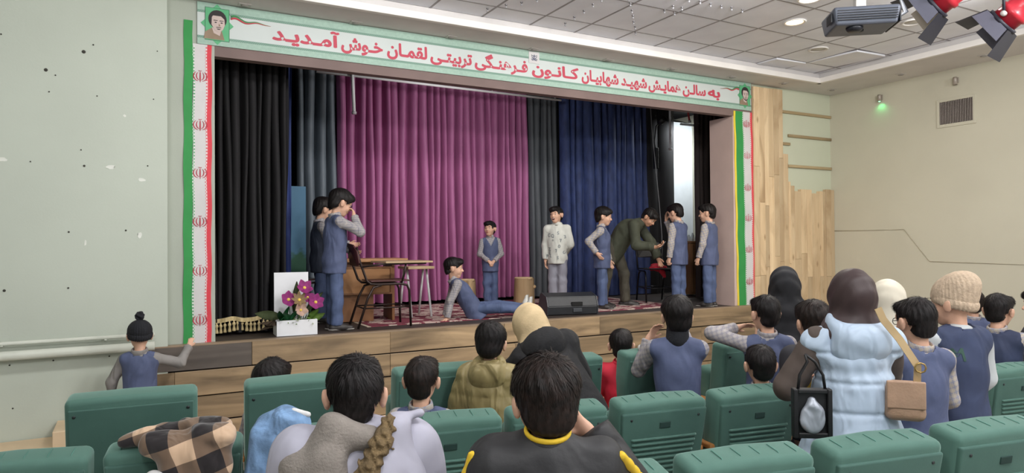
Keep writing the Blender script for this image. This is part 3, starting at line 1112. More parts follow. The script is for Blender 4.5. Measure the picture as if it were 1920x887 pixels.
# white doorway at the side of the stage
dw = struct(obj('wall_backstage_white', B(cx(1259, 9.5), cx(1312, 9.5), 9.5, 9.56, ZS, 3.95), M('backstage_white', '#dde3e8', .7, .03)))
ld = bpy.data.lights.new('backstage_fill', 'AREA'); ld.shape = 'RECTANGLE'; ld.size = 1.1; ld.size_y = .1; ld.energy = 45; ld.color = (.92, .97, 1)  # fill light added to brighten the white backstage wall
lo = bpy.data.objects.new('backstage_fill', ld); COL.objects.link(lo); lo.location = (cx(1300, 9.0), 8.7, 3.7); lo.rotation_euler = (R(35), 0, 0)
tb = tag(obj('fill_tube', T([(-.55, 0, 0), (.55, 0, 0)], .02, 8), M('fill_tube_glass', '#e8eef0', .3), None, (cx(1300, 9.0), 8.7, 3.74)), 'unseen tube added with the fill light above the side of the stage', 'lamp')
p = onY(1297, 452, 8.3)
cab = thing('side_cabinet', 'narrow brown wooden cabinet below the white doorway', 'cabinet', (p[0] + .02, 8.35, ZS))
m_cab = M_wood('cabinet_wood', '#7c5a3c', '#926c49', '#4a3423', 'Z', 1.5, .5, False)
hz = p[2] - ZS
obj('body', B(-.13, .16, -.15, .15, 0.02, hz - .03), m_cab, cab)
obj('cabinet_top', B(-.15, .18, -.18, .18, hz - .03, hz, .005), m_cab, cab)
obj('door', B(-.12, .15, -.168, -.15, .06, hz - .06, .003), m_cab, cab)
for k, (x, h, r) in enumerate([(-.08, .1, .03), (0.0, .13, .022), (.09, .09, .035)]):
    tag(obj('glass_jar', lathe([(0, 0), (r, 0), (r, h * .7), (r * .6, h * .85), (r * .6, h), (0, h)], 12), M('jar_glass', '#b9c3c8', .15, .03), None, (p[0] + .02 + x, 8.3, ZS + hz)),
        ['squat glass jar on the brown cabinet', 'slim tall glass bottle on the brown cabinet', 'wide low glass jar at the end of the brown cabinet'][k], 'jar')

# ================================================================== carpet


def M_carpet():
    m, nt, b = nt_base('carpet_red_cream')
    v = coords(nt)
    vo = nt.nodes.new('ShaderNodeTexVoronoi'); vo.inputs['Scale'].default_value = 5.5
    link(nt, v, vo.inputs['Vector'])
    n = nt.nodes.new('ShaderNodeTexNoise'); n.inputs['Scale'].default_value = 14; n.inputs['Detail'].default_value = 4
    link(nt, v, n.inputs['Vector'])
    ad = nt.nodes.new('ShaderNodeMath'); ad.operation = 'MULTIPLY_ADD'
    link(nt, n.outputs['Fac'], ad.inputs[0]); ad.inputs[1].default_value = .9; link(nt, vo.outputs['Distance'], ad.inputs[2])
    rp = nt.nodes.new('ShaderNodeValToRGB'); rp.color_ramp.interpolation = 'CONSTANT'
    e = rp.color_ramp.elements
    e[0].position = 0; e[0].color = lin('#7c2f40')
    e[1].position = .42; e[1].color = lin('#cdb8ac')
    for pos, c in ((.70, '#8c3346'), (.75, '#cbb5ab'), (.95, '#7a3242')):
        q = e.new(pos); q.color = lin(c)
    link(nt, ad.outputs[0], rp.inputs['Fac'])
    link(nt, rp.outputs['Color'], b.inputs['Base Color'])
    b.inputs['Roughness'].default_value = .95
    return m


cp = thing('patterned_carpet', 'red and cream patterned carpet laid over the stage floor', 'carpet', (4.3, 8.0, ZS - .004))
obj('pile', B(-2.15, 2.15, -1.05, 1.1, 0, .007), M_carpet(), cp)
obj('fringe', B(-2.19, -2.15, -1.05, 1.1, 0, .004), M('fringe_cream', '#cbbba8', .9), cp)
obj('fringe', B(2.15, 2.19, -1.05, 1.1, 0, .004), M('fringe_cream', '#cbbba8', .9), cp)

# ================================================================== furniture on the stage
m_desk = M('desk_veneer', '#a8794f', .45, .1, 3, stretch=(.4, 2, 2))
m_deskd = M('desk_edge', '#8b5f3c', .45, .1, 3)
dk = thing('teacher_desk', 'brown veneered teacher desk behind the boy at the stage edge', 'desk', (2.25, 7.62, ZS + .003), R(-6))
obj('desktop', B(-.36, .46, -.3, .3, .655, .69, .006), m_desk, dk)
obj('front_panel', B(-.33, .3, -.2, -.18, .3, .6, .003), m_desk, dk)
for x0, x1, z0, z1 in ((-.33, .3, .585, .605), (-.33, .3, .295, .315), (.28, .3, .315, .585), (-.33, -.31, .315, .585)):
    obj('panel_frame', B(x0, x1, -.212, -.198, z0, z1, .002), m_deskd, dk)
obj('pedestal', B(-.32, .1, -.17, .24, 0.0, .655, .004), m_deskd, dk)
obj('side_panel', B(.3, .33, -.2, .26, 0, .655, .003), m_deskd, dk)

m_steel = M('tube_dark', '#3a2f2c', .32, .05, metal=.6)
m_ply = M('ply_maroon', '#4a2524', .35, .1, 6)


def school_chair(label, loc, rz, tablet=True, ply=None, steel=None, group=None):
    """local: the sitter faces +Y"""
    ply = ply or m_ply
    steel = steel or m_steel
    t = thing('school_chair', label, 'chair', loc, rz, group)
    w = .19
    for s in (-1, 1):
        # back upright and seat rail in one bent tube
        obj('side_frame', T([(s * w, -.30, .82), (s * w, -.27, .68), (s * w, -.2, .48), (s * w, -.16, .445), (s * w, -.1, .44), (s * w, .16, .44), (s * w, .22, .425), (s * w, .245, .37), (s * w, .26, .0)], .0125, 8), steel, t)
        obj('rear_leg', T([(s * w, -.05, .43), (s * w, -.13, .41), (s * w, -.19, .3), (s * w, -.29, .0)], .0125, 8), steel, t)
        obj('stretcher', T([(s * w, -.225, .2), (s * w, .252, .2)], .008, 6), steel, t)
    obj('cross_bar', T([(-w, .252, .2), (w, .252, .2)], .008, 6), steel, t)
    obj('cross_bar', T([(-w, -.225, .2), (w, -.225, .2)], .008, 6), steel, t)
    bm = B(-.2, .2, -.02, .39, -.008, .008, .006)
    for v in bm.verts:
        v.co.z += .02 * ((v.co.y - .18) / .2) ** 2
    obj('seat', bm, ply, t, (0, -.14, .452))
    bm = bmesh.new()
    N = 10
    poly = []
    prism([(-.2, 0), (-.205, .12), (-.16, .19), (0, .215), (.16, .19), (.205, .12), (.2, 0), (.16, -.03), (-.16, -.03)], .012, 'Y', -.006, bm)
    for v in bm.verts:
        v.co.y -= .035 * (1 - (v.co.x / .2) ** 2)
    obj('backrest', bm, ply, t, (0, -.275, .66), (R(12), 0, 0))
    if tablet:
        obj('tablet_post', T([(w, .16, .44), (w + .02, .19, .55), (w + .03, .2, .645)], .011, 8), steel, t)
        obj('arm_rail', T([(w + .01, -.245, .62), (w + .03, -.05, .645), (w + .03, .42, .65)], .01, 8), steel, t)
        obj('tablet', prism([(-.12, -.08), (.26, -.02), (.26, .48), (-.2, .48), (-.2, .1), (-.02, -.06)], .018, 'Z', .655), M('tablet_beech', '#b49a78', .4, .08), t)
    return t


tc = school_chair('maroon plywood tablet-arm chair standing before the brown desk', (2.27, 6.98, ZS + .003), R(-93))
school_chair('dark plywood chair partly behind the black front curtain', (cx(552, 7.7), 7.75, ZS), R(-75), False)
st = thing('white_leg_table', 'small school table with white splayed metal legs behind the tablet chair', 'table', (2.84, 7.62, ZS + .003))
obj('table_top', B(-.1, .22, -.18, .18, .56, .59, .004), M('tablet_beech', '#b49a78', .4, .08), st)
for sx in (-.07, .17):
    for sy in (-1, 1):
        obj('leg', T([(sx, sy * .05, .56), (sx, sy * .2, .01)], .014, 8), M('leg_white', '#d5d5d6', .4), st)

# planter box with artificial flowers
pl = onZ(567, 633, ZS)
pt = thing('flower_planter', 'white wooden planter with tall back board and artificial flowers on the stage edge', 'planter', (pl[0], 6.76, ZS), R(-2))
m_pw = M('planter_white', '#e3e4e8', .5, .03)
for args in (('box_side', B(-.19, .18, -.12, -.105, 0, .145, .002)), ('box_side', B(-.19, .18, .105, .12, 0, .145, .002)), ('box_end', B(-.19, -.175, -.105, .105, 0, .145, .002)),
             ('box_end', B(.165, .18, -.105, .105, 0, .145, .002)), ('soil', B(-.175, .165, -.105, .105, 0, .11)), ('back_board', B(-.18, .14, .12, .138, 0, .585, .002))):
    obj(args[0], args[1], M('moss', '#3d4a2a', .9) if args[0] == 'soil' else m_pw, pt)


def leaf_bm(L, W, bend=.3, fold=.15, n=7):
    """a leaf along +Z, width in X, bending to -Y"""
    bm = bmesh.new()
    rows_ = []
    for k in range(n + 1):
        t = k / n
        w = W * math.sin(math.pi * min(1, t * .93 + .05)) ** .8 * (1 - .25 * t)
        z = L * t
        y = -bend * L * t * t
        rows_.append([bm.verts.new((-w, y - fold * w, z)), bm.verts.new((0, y, z)), bm.verts.new((w, y - fold * w, z))])
    for a, b in zip(rows_[:-1], rows_[1:]):
        for i in range(2):
            f = bm.faces.new((a[i], a[i + 1], b[i + 1], b[i])); f.smooth = True
    bmesh.ops.solidify(bm, geom=bm.faces[:], thickness=.0015)
    return bm


m_leafd = M('leaf_dark', '#3e6b45', .45, .2, 12)
m_leafo = M('leaf_olive', '#5f6b4a', .5, .2, 12)
m_leafl = M('leaf_light', '#8fb55a', .5, .2, 12)
m_petalp = M('petal_magenta', '#b0408f', .6, .15, 20)
m_petalc = M('petal_cream', '#e0bfae', .6, .1, 20)
m_petalt = M('petal_tan', '#a88d66', .6, .15, 20)
m_fcen = M('flower_centre', '#e5c35c', .7, .1)


def leaf(L, W, loc, rx, ry, rz, mat, bend=.3):
    o = obj('leaf', leaf_bm(L, W, bend), mat, pt, loc)
    o.rotation_euler = (R(rx), R(ry), R(rz))
    return o


leaf(.33, .045, (.0, .03, .17), -3, 3, 8, m_leafo, .05)
leaf(.27, .05, (-.13, .0, .17), 15, -78, 0, m_leafo, .1)
leaf(.25, .04, (.1, .05, .2), 0, 42, 20, m_leafo, .15)
leaf(.16, .04, (.1, -.02, .12), 10, 40, 0, m_leafl, .3)
leaf(.15, .035, (.13, -.05, .12), 15, 55, 10, m_leafl, .3)
for k in range(9):
    leaf(random.uniform(.1, .16), .035, (-.1 + random.uniform(-.05, .05), random.uniform(-.09, 0), .14), random.uniform(5, 45), random.uniform(-50, 15), random.uniform(-40, 40), M('leaf_emerald', '#2f7d4a', .4, .2, 12), .4)
for k in range(7):
    leaf(random.uniform(.1, .17), .02, (-.17 + random.uniform(-.02, .02), random.uniform(-.06, .03), .12), random.uniform(0, 30), random.uniform(-120, -60), random.uniform(-30, 30), M('leaf_dry', '#6b5a48', .8, .2, 12), .4)
for k in range(46):
    leaf(random.uniform(.05, .1), .008, (random.uniform(-.13, .15), random.uniform(-.1, .02), random.uniform(.1, .15)), random.uniform(0, 80), random.uniform(-60, 60), random.uniform(-90, 90),
         m_leafl if k % 3 else M('leaf_pale', '#c2cfa4', .6, .15), .4)


def flower(x, y, z, r, mat, n=5, tilt=(70, 0, 0), pw=.5):
    f = obj('flower', xf(lathe([(0, .012), (r * .16, .01), (r * .2, .0), (r * .1, -.01), (0, -.012)], 10), Matrix.Identity(4)), m_fcen, pt, (x, y, z), tuple(R(a) for a in tilt))
    for k in range(n):
        bm = leaf_bm(r, r * pw, -.25, .2, 6)
        xf(bm, Matrix.Rotation(R(78), 4, 'X'))
        o = obj('petal', bm, mat, f)
        o.rotation_euler = (0, 0, k * 2 * math.pi / n)
    p0 = Vector((x, y, z))
    obj('stem', T([(x, y, z), (x * .8, y * .5 + .02, z * .6 + .05), (x * .6, 0, .1)], .004, 5), m_leafd, pt)


flower(-.075, -.06, .335, .085, m_petalp, 6, (68, 0, 8))
flower(.075, -.04, .44, .085, m_petalp, 5, (58, 10, 0))
flower(.105, -.03, .345, .07, m_petalp, 5, (60, 30, 0))
flower(.175, -.06, .30, .085, m_petalp, 6, (70, 12, 0))
flower(.02, -.08, .33, .085, m_petalt, 8, (60, 0, 0), .25)
flower(.03, -.1, .235, .07, m_petalc, 5, (75, 0, 10), .55)

# tree-trunk stumps
m_bark = M_wood('stump_wood', '#a98a62', '#c3a67e', '#6b5238', 'Z', 1.3, .75, True, .5)


def stump(px, pyb, label, r, h, rzs):
    p = onZ(px, pyb, ZS)
    t = thing('log_stump', label, 'stump', (p[0], p[1], ZS + .003), rzs)
    bm = bmesh.new()
    rings = []
    for k in range(9):
        z = h * k / 8
        rings.append([bm.verts.new(((r * (1 + .06 * math.sin(3 * a + 1) + .04 * math.sin(5 * a + z * 4)) * (1.06 - .08 * k / 8)) * math.cos(a),
                                    (r * (1 + .05 * math.sin(2 * a)) * (1.06 - .08 * k / 8)) * math.sin(a), z)) for a in [q * 2 * math.pi / 24 for q in range(24)]])
    for a, b in zip(rings[:-1], rings[1:]):
        for i in range(24):
            f = bm.faces.new((a[i], a[(i + 1) % 24], b[(i + 1) % 24], b[i])); f.smooth = True
    bm.faces.new(rings[0][::-1])
    obj('trunk', bm, m_bark, t)
    obj('cut_face', xf(lathe([(0, .012), (r * .85, .012), (r * .93, .006), (r * .95, -.02)], 24), Matrix.Translation((0, 0, h))), M('cut_wood', '#c9ae85', .7, .12, 14), t)
    obj('knot', xf(lathe([(0, .05), (.02, .045), (.032, .0), (0, 0)], 10), Matrix.Translation((r * .9, 0, h * .68)) @ Matrix.Rotation(R(90), 4, 'Y')), m_bark, t)


stump(982, 573, 'stout log stump with side knot standing on the carpet', .135, .375, R(-30))
stump(875, 570, 'pale log stump behind the boy sitting on the carpet', .125, .34, R(120))

# stage monitor
p = onZ(1080, 590, ZS)
mo = thing('stage_monitor', 'black wedge stage monitor speaker lying on the stage edge', 'speaker', (p[0], p[1] + .17, ZS + .003), R(-14))
m_sp = M('speaker_black', '#25272b', .5, .1, 20, bump=.15, bscale=120)
prof = [(-.17, 0.0), (.17, 0.0), (.19, .06), (.12, .225), (.05, .25), (-.13, .21), (-.185, .1)]
bm = prism(prof, .62, 'X', -.31)
bmesh.ops.bevel(bm, geom=[e for e in bm.edges if e.calc_length() > .03], offset=.008, segments=2, affect='EDGES')
obj('cabinet', bm, m_sp, mo)
obj('grille', xf(B(-.28, .28, -.1, .1, 0, .008, .003), Matrix.Translation((0, .145, .13)) @ Matrix.Rotation(R(-66), 4, 'X')), M('speaker_grille', '#1a1b1d', .6, .1), mo)
obj('handle_recess', B(-.02, .12, -.19, -.165, .1, .15, .006), M('recess_black', '#070708', .8), mo)
obj('connector_panel', B(.0, .11, -.19, -.165, .03, .075, .004), M('panel_grey', '#3a3d42', .5), mo)
for s in (-1, 1):
    obj('side_cap', xf(prism([(u * 1.02, v_ * 1.01 + .0) for u, v_ in prof], .012, 'X', -.006), Matrix.Translation((s * .312, 0, 0))), M('speaker_edge', '#34373c', .45), mo)

# chair with red cloth
p = onZ(1236, 566, ZS)
rc = school_chair('black metal chair with a red cloth on it behind the bending man', (p[0], p[1] + .1, ZS + .003), R(155), False, M('ply_black', '#121114', .5), M('tube_black', '#252427', .35, metal=.5))
rd = thing('red_cloth', 'crumpled red cloth lying on the black metal chair', 'cloth', (p[0] + .02, p[1] + .08, ZS + .46))

# ================================================================== ceiling fittings
m_ring = M('ring_white', '#d8d4cf', .4, .02)
m_warm = M_emit('lamp_warm', '#ffd9a0', 14)
m_cool = M_emit('lamp_cool', '#fff6ea', 16)
m_off = M('lamp_glass_off', '#c5c0b8', .3)
for px, py, mt, lb in [(1490, 41, m_warm, 'round recessed ceiling lamp glowing warm beside the projector'), (1518, -2, m_cool, 'round recessed ceiling lamp glowing white near the projector'),
                       (1534, 92, m_off, 'round unlit recessed ceiling lamp near the soffit corner'), (1712, 41, m_off, 'round unlit recessed ceiling lamp behind the barn-door spotlight')]:
    p = onZ(px, py, ZTILE - .002)
    t = thing('recessed_lamp', lb, 'ceiling lamp', (p[0], p[1], ZTILE - .002))
    obj('ring', lathe([(.085, .002), (.11, .0), (.115, -.006), (.105, -.014), (.085, -.006), (.085, .002)], 28), m_ring, t)
    obj('lens', lathe([(0, -.004), (.086, -.004), (.086, .002), (0, .002)], 24), mt, t)
    if mt is not m_off:
        l = area_lamp('recessed_light', (p[0], p[1], ZTILE - .03), .16, 22 if mt is m_warm else 34, (1, .85, .62) if mt is m_warm else (1, .96, .9))

m_sq = M('square_fitting', '#bcb7b2', .45, .03)
for i, (px, py) in enumerate([(459, 9), (667, 42), (846, 69), (1001, 92), (1140, 112), (1260, 129), (1372, 144), (1470, 156), (1560, 168), (1689, 139), (1844, 104)]):
    p = onZ(px, py, ZSOF)
    t = thing('soffit_spot', 'small square spot fitting set in the soffit above the banner' if i < 7 else ('small square spot fitting set in the soffit above the pine boards' if i < 9 else
              'small square spot fitting set in the soffit above the cream side wall'), 'spot fitting', (p[0], p[1], ZSOF), 0, 'soffit spots')
    obj('plate', B(-.055, .055, -.045, .045, -.008, .0, .003), m_sq, t)
    obj('socket', lathe([(0, -.016), (.03, -.016), (.034, -.008), (0, -.006)], 14), M('socket_dark', '#8d8984', .5), t)

# star bulbs: little clear bulbs set in chains over the ceiling tiles
m_bulb = M('bulb_chrome', '#8b898c', .25, .05, metal=.7)
m_bulbg = M('bulb_glass', '#98989c', .2, .02)
stars = [(1007, 3.5), (1128, 3), (1112, 13), (1095, 25), (1077, 36.5), (1060, 48), (1178, 0), (1182, 11), (1185, 24), (1187, 34), (1188, 45), (1191, 54.5), (1192, 65),
         (1267, 0), (1292, 3.5), (1313, 7), (1332.5, 12), (1353, 15.5), (1372, 19), (1392, 23), (1246, 24), (1262, 16), (1279, 19), (1265, 28), (914, 21), (949, 14), (978, 9.5), (1040, -1)]
star0 = None
for i, (px, py) in enumerate(stars):
    p = onZ(px, py, ZTILE - .03)
    if star0 is None:
        star0 = t = thing('star_bulb', 'tiny clear star bulb hanging below the ceiling tiles', 'bulb', (p[0], p[1], ZTILE), 0, 'star bulbs on the ceiling tiles')
        obj('cap', lathe([(0, .0), (.014, 0), (.013, -.008), (.006, -.016), (0, -.016)], 10), m_bulb, t)
        obj('glass', lathe([(0, -.014), (.007, -.018), (.010, -.026), (.006, -.034), (0, -.038)], 10), m_bulbg, t)
    else:
        t = copy_tree(star0)
        t.location = (p[0], p[1], ZTILE)

# projector on its ceiling pole
p = onD(1612, 40, 4.25)
pj = thing('projector', 'dark grey ceiling projector on a white pole with hanging cables', 'projector', tuple(p), R(-38))
m_pj = M('projector_grey', '#626875', .4, .08, metal=.2)
m_pjd = M('projector_dark', '#1e2129', .4, .1)
bm = B(-.19, .19, -.14, .14, -.055, .055, .018, 3)
for v in bm.verts:
    if v.co.z < 0: v.co.x *= .93; v.co.y *= .93
obj('housing', bm, m_pj, pj)
for k in range(9):
    obj('cooling_slat', B(-.194, -.188, -.1 + k * .012, -.094 + k * .012, -.025, .03), m_pjd, pj)
for k in range(5):
    obj('side_rib', B(-.17, .17, -.143, -.138, -.03 + k * .014, -.024 + k * .014), m_pjd, pj)
obj('socket_panel', B(.186, .196, -.12, .12, -.045, .045, .004), m_pjd, pj)
for k in range(5):
    obj('socket', B(.195, .2, -.1 + k * .042, -.075 + k * .042, -.02, .005), M('socket_blue', '#3d4d8c' if k % 2 else '#8d9098', .4), pj)
obj('lens', xf(lathe([(0, -.03), (.035, -.03), (.045, -.02), (.05, .0), (0, 0)], 18), Matrix.Translation((-.05, -.06, -.05))), m_pjd, pj)
obj('mount_plate', B(-.1, .1, -.08, .08, .055, .07, .004), m_ring, pj)
obj('pole', B(-.03, .03, -.03, .03, .07, ZTILE - p[2], .004), m_ring, pj)
for k in range(3):
    pts = [(.2, -.05 + k * .03, -.0), (.24 + .01 * k, -.04, .03), (.22, -.02, .14), (.13 + .02 * k, -.01, .3), (.05, .04 - .01 * k, .5), (.03, .05, ZTILE - p[2])]
    obj('cable', T(pts, .006, 6), M('cable_grey%d' % k, ['#b9bcc2', '#9ea2ab', '#55585f'][k], .5), pj)
obj('foot', lathe([(0, -.068), (.02, -.066), (.022, -.055), (0, -.054)], 12), m_pjd, pj)

# red barn-door spotlights
m_sred = M('spot_red', '#c22b3a', .3, .08)
m_door_d = M('barn_door_dark', '#2d2e3a', .5, .08)
m_door_m = M('barn_door_mid', '#5a5b6a', .5, .08)


def par_can(px, py, d, label, aim, roll, lit):
    p = onD(px, py, d)
    t = thing('stage_spotlight', label, 'spotlight', tuple(p))
    body = (Vector(aim).to_track_quat('-Z', 'Y').to_matrix().to_4x4()) @ Matrix.Rotation(R(roll), 4, 'Z')
    obj('can', xf(lathe([(0, .15), (.04, .148), (.07, .125), (.078, .09), (.078, .05), (.088, .045), (.088, .02), (.08, .015), (.08, -.03), (.0, -.03)], 22), body), m_sred, t)
    obj('rim', xf(lathe([(.08, -.028), (.098, -.03), (.098, -.05), (.08, -.05), (.08, -.028)], 22), body), m_door_d, t)
    cream = M('barn_door_lit', '#d9cfc0', .6, .05)  # light falling on this door put into its pale colour
    for k, (w, L, a, mt) in enumerate([(.18, .17, 70, m_door_d), (.18, .17, 70, m_door_d), (.17, .15, 70, cream if lit else m_door_m), (.17, .08, 74, m_door_m)]):
        bm = B(-w / 2, w / 2, -.0015, .0015, -L, 0)
        for v in bm.verts:
            v.co.x *= 1 + .3 * (-v.co.z / L)
        mm = body @ Matrix.Rotation(R([0, 180, 90, 270][k]), 4, 'Z') @ Matrix.Translation((0, -.092, -.045)) @ Matrix.Rotation(R(-(90 - a)), 4, 'X')
        obj('barn_door', xf(bm, mm), mt, t)
    top = ZTILE - p[2]
    ax = body.to_3x3() @ Vector((1, 0, 0)); ax.z = 0; ax.normalize()
    up = Vector((0, 0, 1))
    obj('yoke', T([tuple(ax * -.1 + up * .0), tuple(ax * -.1 + up * .15), tuple(up * .19), tuple(ax * .1 + up * .15), tuple(ax * .1)], .009, 6), m_door_d, t)
    for s in (-1, 1):
        obj('knob', xf(lathe([(0, -.012), (.016, -.012), (.016, .012), (0, .012)], 10), Matrix.Translation(ax * (s * .105)) @ ax.to_track_quat('Z', 'Y').to_matrix().to_4x4()), m_ring, t)
    obj('drop_rod', T([(0, 0, .19), (0, 0, top)], .012, 8), m_door_d, t)


AIM = tuple(-.55 * cR - .5 * cU + .6 * cF)
par_can(1766, 0, 4.2, 'red stage spotlight with one barn door coloured as lit next to the projector', AIM, 0, True)
par_can(1892, 32, 4.2, 'red stage spotlight with dark barn doors beyond the one with the lit-coloured door', tuple(-.5 * cR - .55 * cU + .6 * cF), 0, False)

# ================================================================== auditorium seats


def M_velvet(name, col, hi):
    m, nt, b = nt_base(name)
    v = coords(nt)
    col_o, fac = noise_mix(nt, v, lin(col), lin(hi), 5, 5, .3, .75, .4)
    link(nt, col_o, b.inputs['Base Color'])
    b.inputs['Roughness'].default_value = .8
    b.inputs['Sheen Weight'].default_value = 1.0
    b.inputs['Sheen Roughness'].default_value = .35
    b.inputs['Sheen Tint'].default_value = lin('#9fb8b0')
    n = nt.nodes.new('ShaderNodeTexNoise'); n.inputs['Scale'].default_value = 160
    link(nt, v, n.inputs['Vector'])
    add_bump(nt, b, n.outputs['Fac'], .15, .002)
    return m


m_vel = M_velvet('seat_velvet', '#44685d', '#4e7166')
m_veld = M_velvet('seat_velvet_shaded', '#385950', '#406258')  # same velvet, shade of backs and sides put into a darker colour
m_seam = M('seat_seam', '#4c7d70', .7)
m_arm = M_wood('armrest_wood', '#b5773f', '#c98b4f', '#7a4a22', 'Y', 1.2, .35, False)
m_leg = M('seat_leg_dark', '#22282a', .5)


def pad(w, h, t, r, taper=0.0, crown=.012, nx=6):
    """an upholstered slab: width X, thickness Y, height Z from 0"""
    bm = bmesh.new()
    bmesh.ops.create_cube(bm, size=1)
    bmesh.ops.subdivide_edges(bm, edges=bm.edges[:], cuts=1, use_grid_fill=True)
    for v in bm.verts:
        v.co = Vector((v.co.x * w, v.co.y * t, (v.co.z + .5) * h))
    bm.edges.ensure_lookup_table()
    sharp = [e for e in bm.edges if len(e.link_faces) == 2 and e.calc_face_angle() > .5]
    bmesh.ops.bevel(bm, geom=sharp, offset=r, segments=4, profile=.5, affect='EDGES')
    for v in bm.verts:
        f = v.co.z / h
        v.co.x *= 1 - taper * max(0.0, 1 - f) ** 1.6
        if v.co.z > h - r * 1.2:
            v.co.z += crown * (1 - (2 * v.co.x / w) ** 2)
    for f in bm.faces: f.smooth = True
    return bm


def me_of(bm, name, mat):
    me = bpy.data.meshes.new(name)
    bm.to_mesh(me); bm.free()
    me.materials.append(mat)
    return me


CH = {}


def seat_meshes():
    tilt = Matrix.Rotation(R(10), 4, 'X')
    tilt2 = Matrix.Rotation(R(7), 4, 'X')
    # ribbed seat: everything hangs from the centre of its top edge, z measured from the floor
    CH['back'] = me_of(xf(pad(.525, .62, .15, .03, .16), Matrix.Translation((0, 0, .97)) @ tilt @ Matrix.Translation((0, 0, -.62))), 'backrest', m_vel)
    bm = pad(.505, .575, .03, .01, .16, 0)
    CH['shell'] = me_of(xf(bm, Matrix.Translation((0, 0, .97)) @ tilt @ Matrix.Translation((0, -.07, -.615))), 'back_shell', m_veld)
    for k in range(9):
        w = .385 - .01 * k
        bm = T([(-w / 2, 0, 0), (-w / 2 + .01, -.006, 0), (w / 2 - .01, -.006, 0), (w / 2, 0, 0)], .007, 6)
        CH['rib%d' % k] = me_of(xf(bm, Matrix.Translation((0, 0, .97)) @ tilt @ Matrix.Translation((0, -.083, -.185 - k * .027))), 'rib', m_vel)
    CH['plate'] = me_of(xf(B(-.032, .032, -.004, .004, -.016, .016, .003), Matrix.Translation((0, 0, .97)) @ tilt @ Matrix.Translation((0, -.086, -.115))), 'number_recess', M('seat_recess', '#18342f', .8))
    for s in (-1, 1):
        CH['screw%d' % s] = me_of(xf(lathe([(0, -.004), (.006, -.003), (.007, .002), (0, .002)], 8), Matrix.Translation((0, 0, .97)) @ tilt @ Matrix.Translation((s * .2, -.086, -.075)) @ Matrix.Rotation(R(90), 4, 'X')), 'screw', m_leg)
    for k in range(6):
        x = -.2 + .08 * k
        CH['tuft%d' % k] = me_of(xf(T([(x, -.06, -.004), (x, -.03, .008 + .011 * (1 - (x / .26) ** 2)), (x, .03, .008 + .011 * (1 - (x / .26) ** 2)), (x, .068, -.01)], .0018, 5), Matrix.Translation((0, 0, .97)) @ tilt @ Matrix.Translation((0, 0, -.0068))), 'seam', m_seam)
    CH['seat'] = me_of(xf(pad(.47, .44, .13, .04), Matrix.Translation((0, .2, .40)) @ Matrix.Rotation(R(8), 4, 'X')), 'seat_cushion', m_vel)
    CH['arm'] = me_of(B(-.02, .02, .0, .36, .62, .65, .008), 'armrest', m_arm)
    CH['side'] = me_of(B(-.015, .015, .05, .3, .02, .62, .008), 'side_panel', m_veld)
    CH['leg'] = me_of(B(-.02, .02, .02, .34, 0, .02, .004), 'foot_plate', m_leg)
    # front row: big plain seat
    CH['fback'] = me_of(xf(pad(.575, .74, .15, .028, .02, .006), Matrix.Translation((0, 0, 1.03)) @ tilt2 @ Matrix.Translation((0, 0, -.74))), 'backrest', m_vel)
    CH['fshell'] = me_of(xf(pad(.54, .62, .03, .006, .0, 0), Matrix.Translation((0, 0, 1.03)) @ tilt2 @ Matrix.Translation((0, -.068, -.665))), 'back_shell', m_veld)
    CH['fseat'] = me_of(xf(pad(.56, .46, .16, .04), Matrix.Translation((0, .22, .38)) @ Matrix.Rotation(R(6), 4, 'X')), 'seat_cushion', m_vel)
    CH['farm'] = me_of(B(-.035, .035, .0, .46, .60, .635, .01), 'armrest', m_arm)
    CH['fside'] = me_of(B(-.03, .03, .04, .42, .02, .6, .012), 'side_panel', m_veld)
    for s in (-1, 1):
        CH['fscrew%d' % s] = me_of(xf(lathe([(0, -.004), (.007, -.003), (.008, .002), (0, .002)], 8), Matrix.Translation((0, 0, 1.03)) @ tilt2 @ Matrix.Translation((s * .245, -.084, -.075)) @ Matrix.Rotation(R(90), 4, 'X')), 'screw', m_leg)


seat_meshes()


def seat(label, x, y, rz, front=False, dz=0.0, group='ribbed green auditorium seats', down=False):
    t = thing('auditorium_seat', label, 'seat', (x, y, 0), R(rz), group)
    pre = 'f' if front else ''

    def add(key, loc=(0, 0, 0)):
        o = obj(CH[key].name.split('.')[0], CH[key], None, t, loc)
        return o
    add(pre + 'back', (0, 0, dz)); add(pre + 'shell', (0, 0, dz))
    c_ = add(pre + 'seat')
    if down:
        c_.location = (0, .98 if front else .94, .16 if front else .2); c_.rotation_euler = (R(-84), 0, 0); c_.location = (0, .0 if front else 0, 0)
        c_.matrix_local = Matrix.Translation((0, .52, .33)) @ Matrix.Rotation(R(90), 4, 'X') @ Matrix.Translation((0, -.2, -.4))
    hw = .32 if front else .258
    for s in (-1, 1):
        add(pre + 'screw%d' % s, (0, 0, dz))
        add(pre + 'arm', (s * hw, 0, 0)); add(pre + 'side', (s * hw, 0, 0)); add('leg', (s * hw, 0, 0))
    if not front:
        for k in range(9): add('rib%d' % k, (0, 0, dz))
        for k in range(6): add('tuft%d' % k, (0, 0, dz))
        add('plate', (0, 0, dz))
    return t


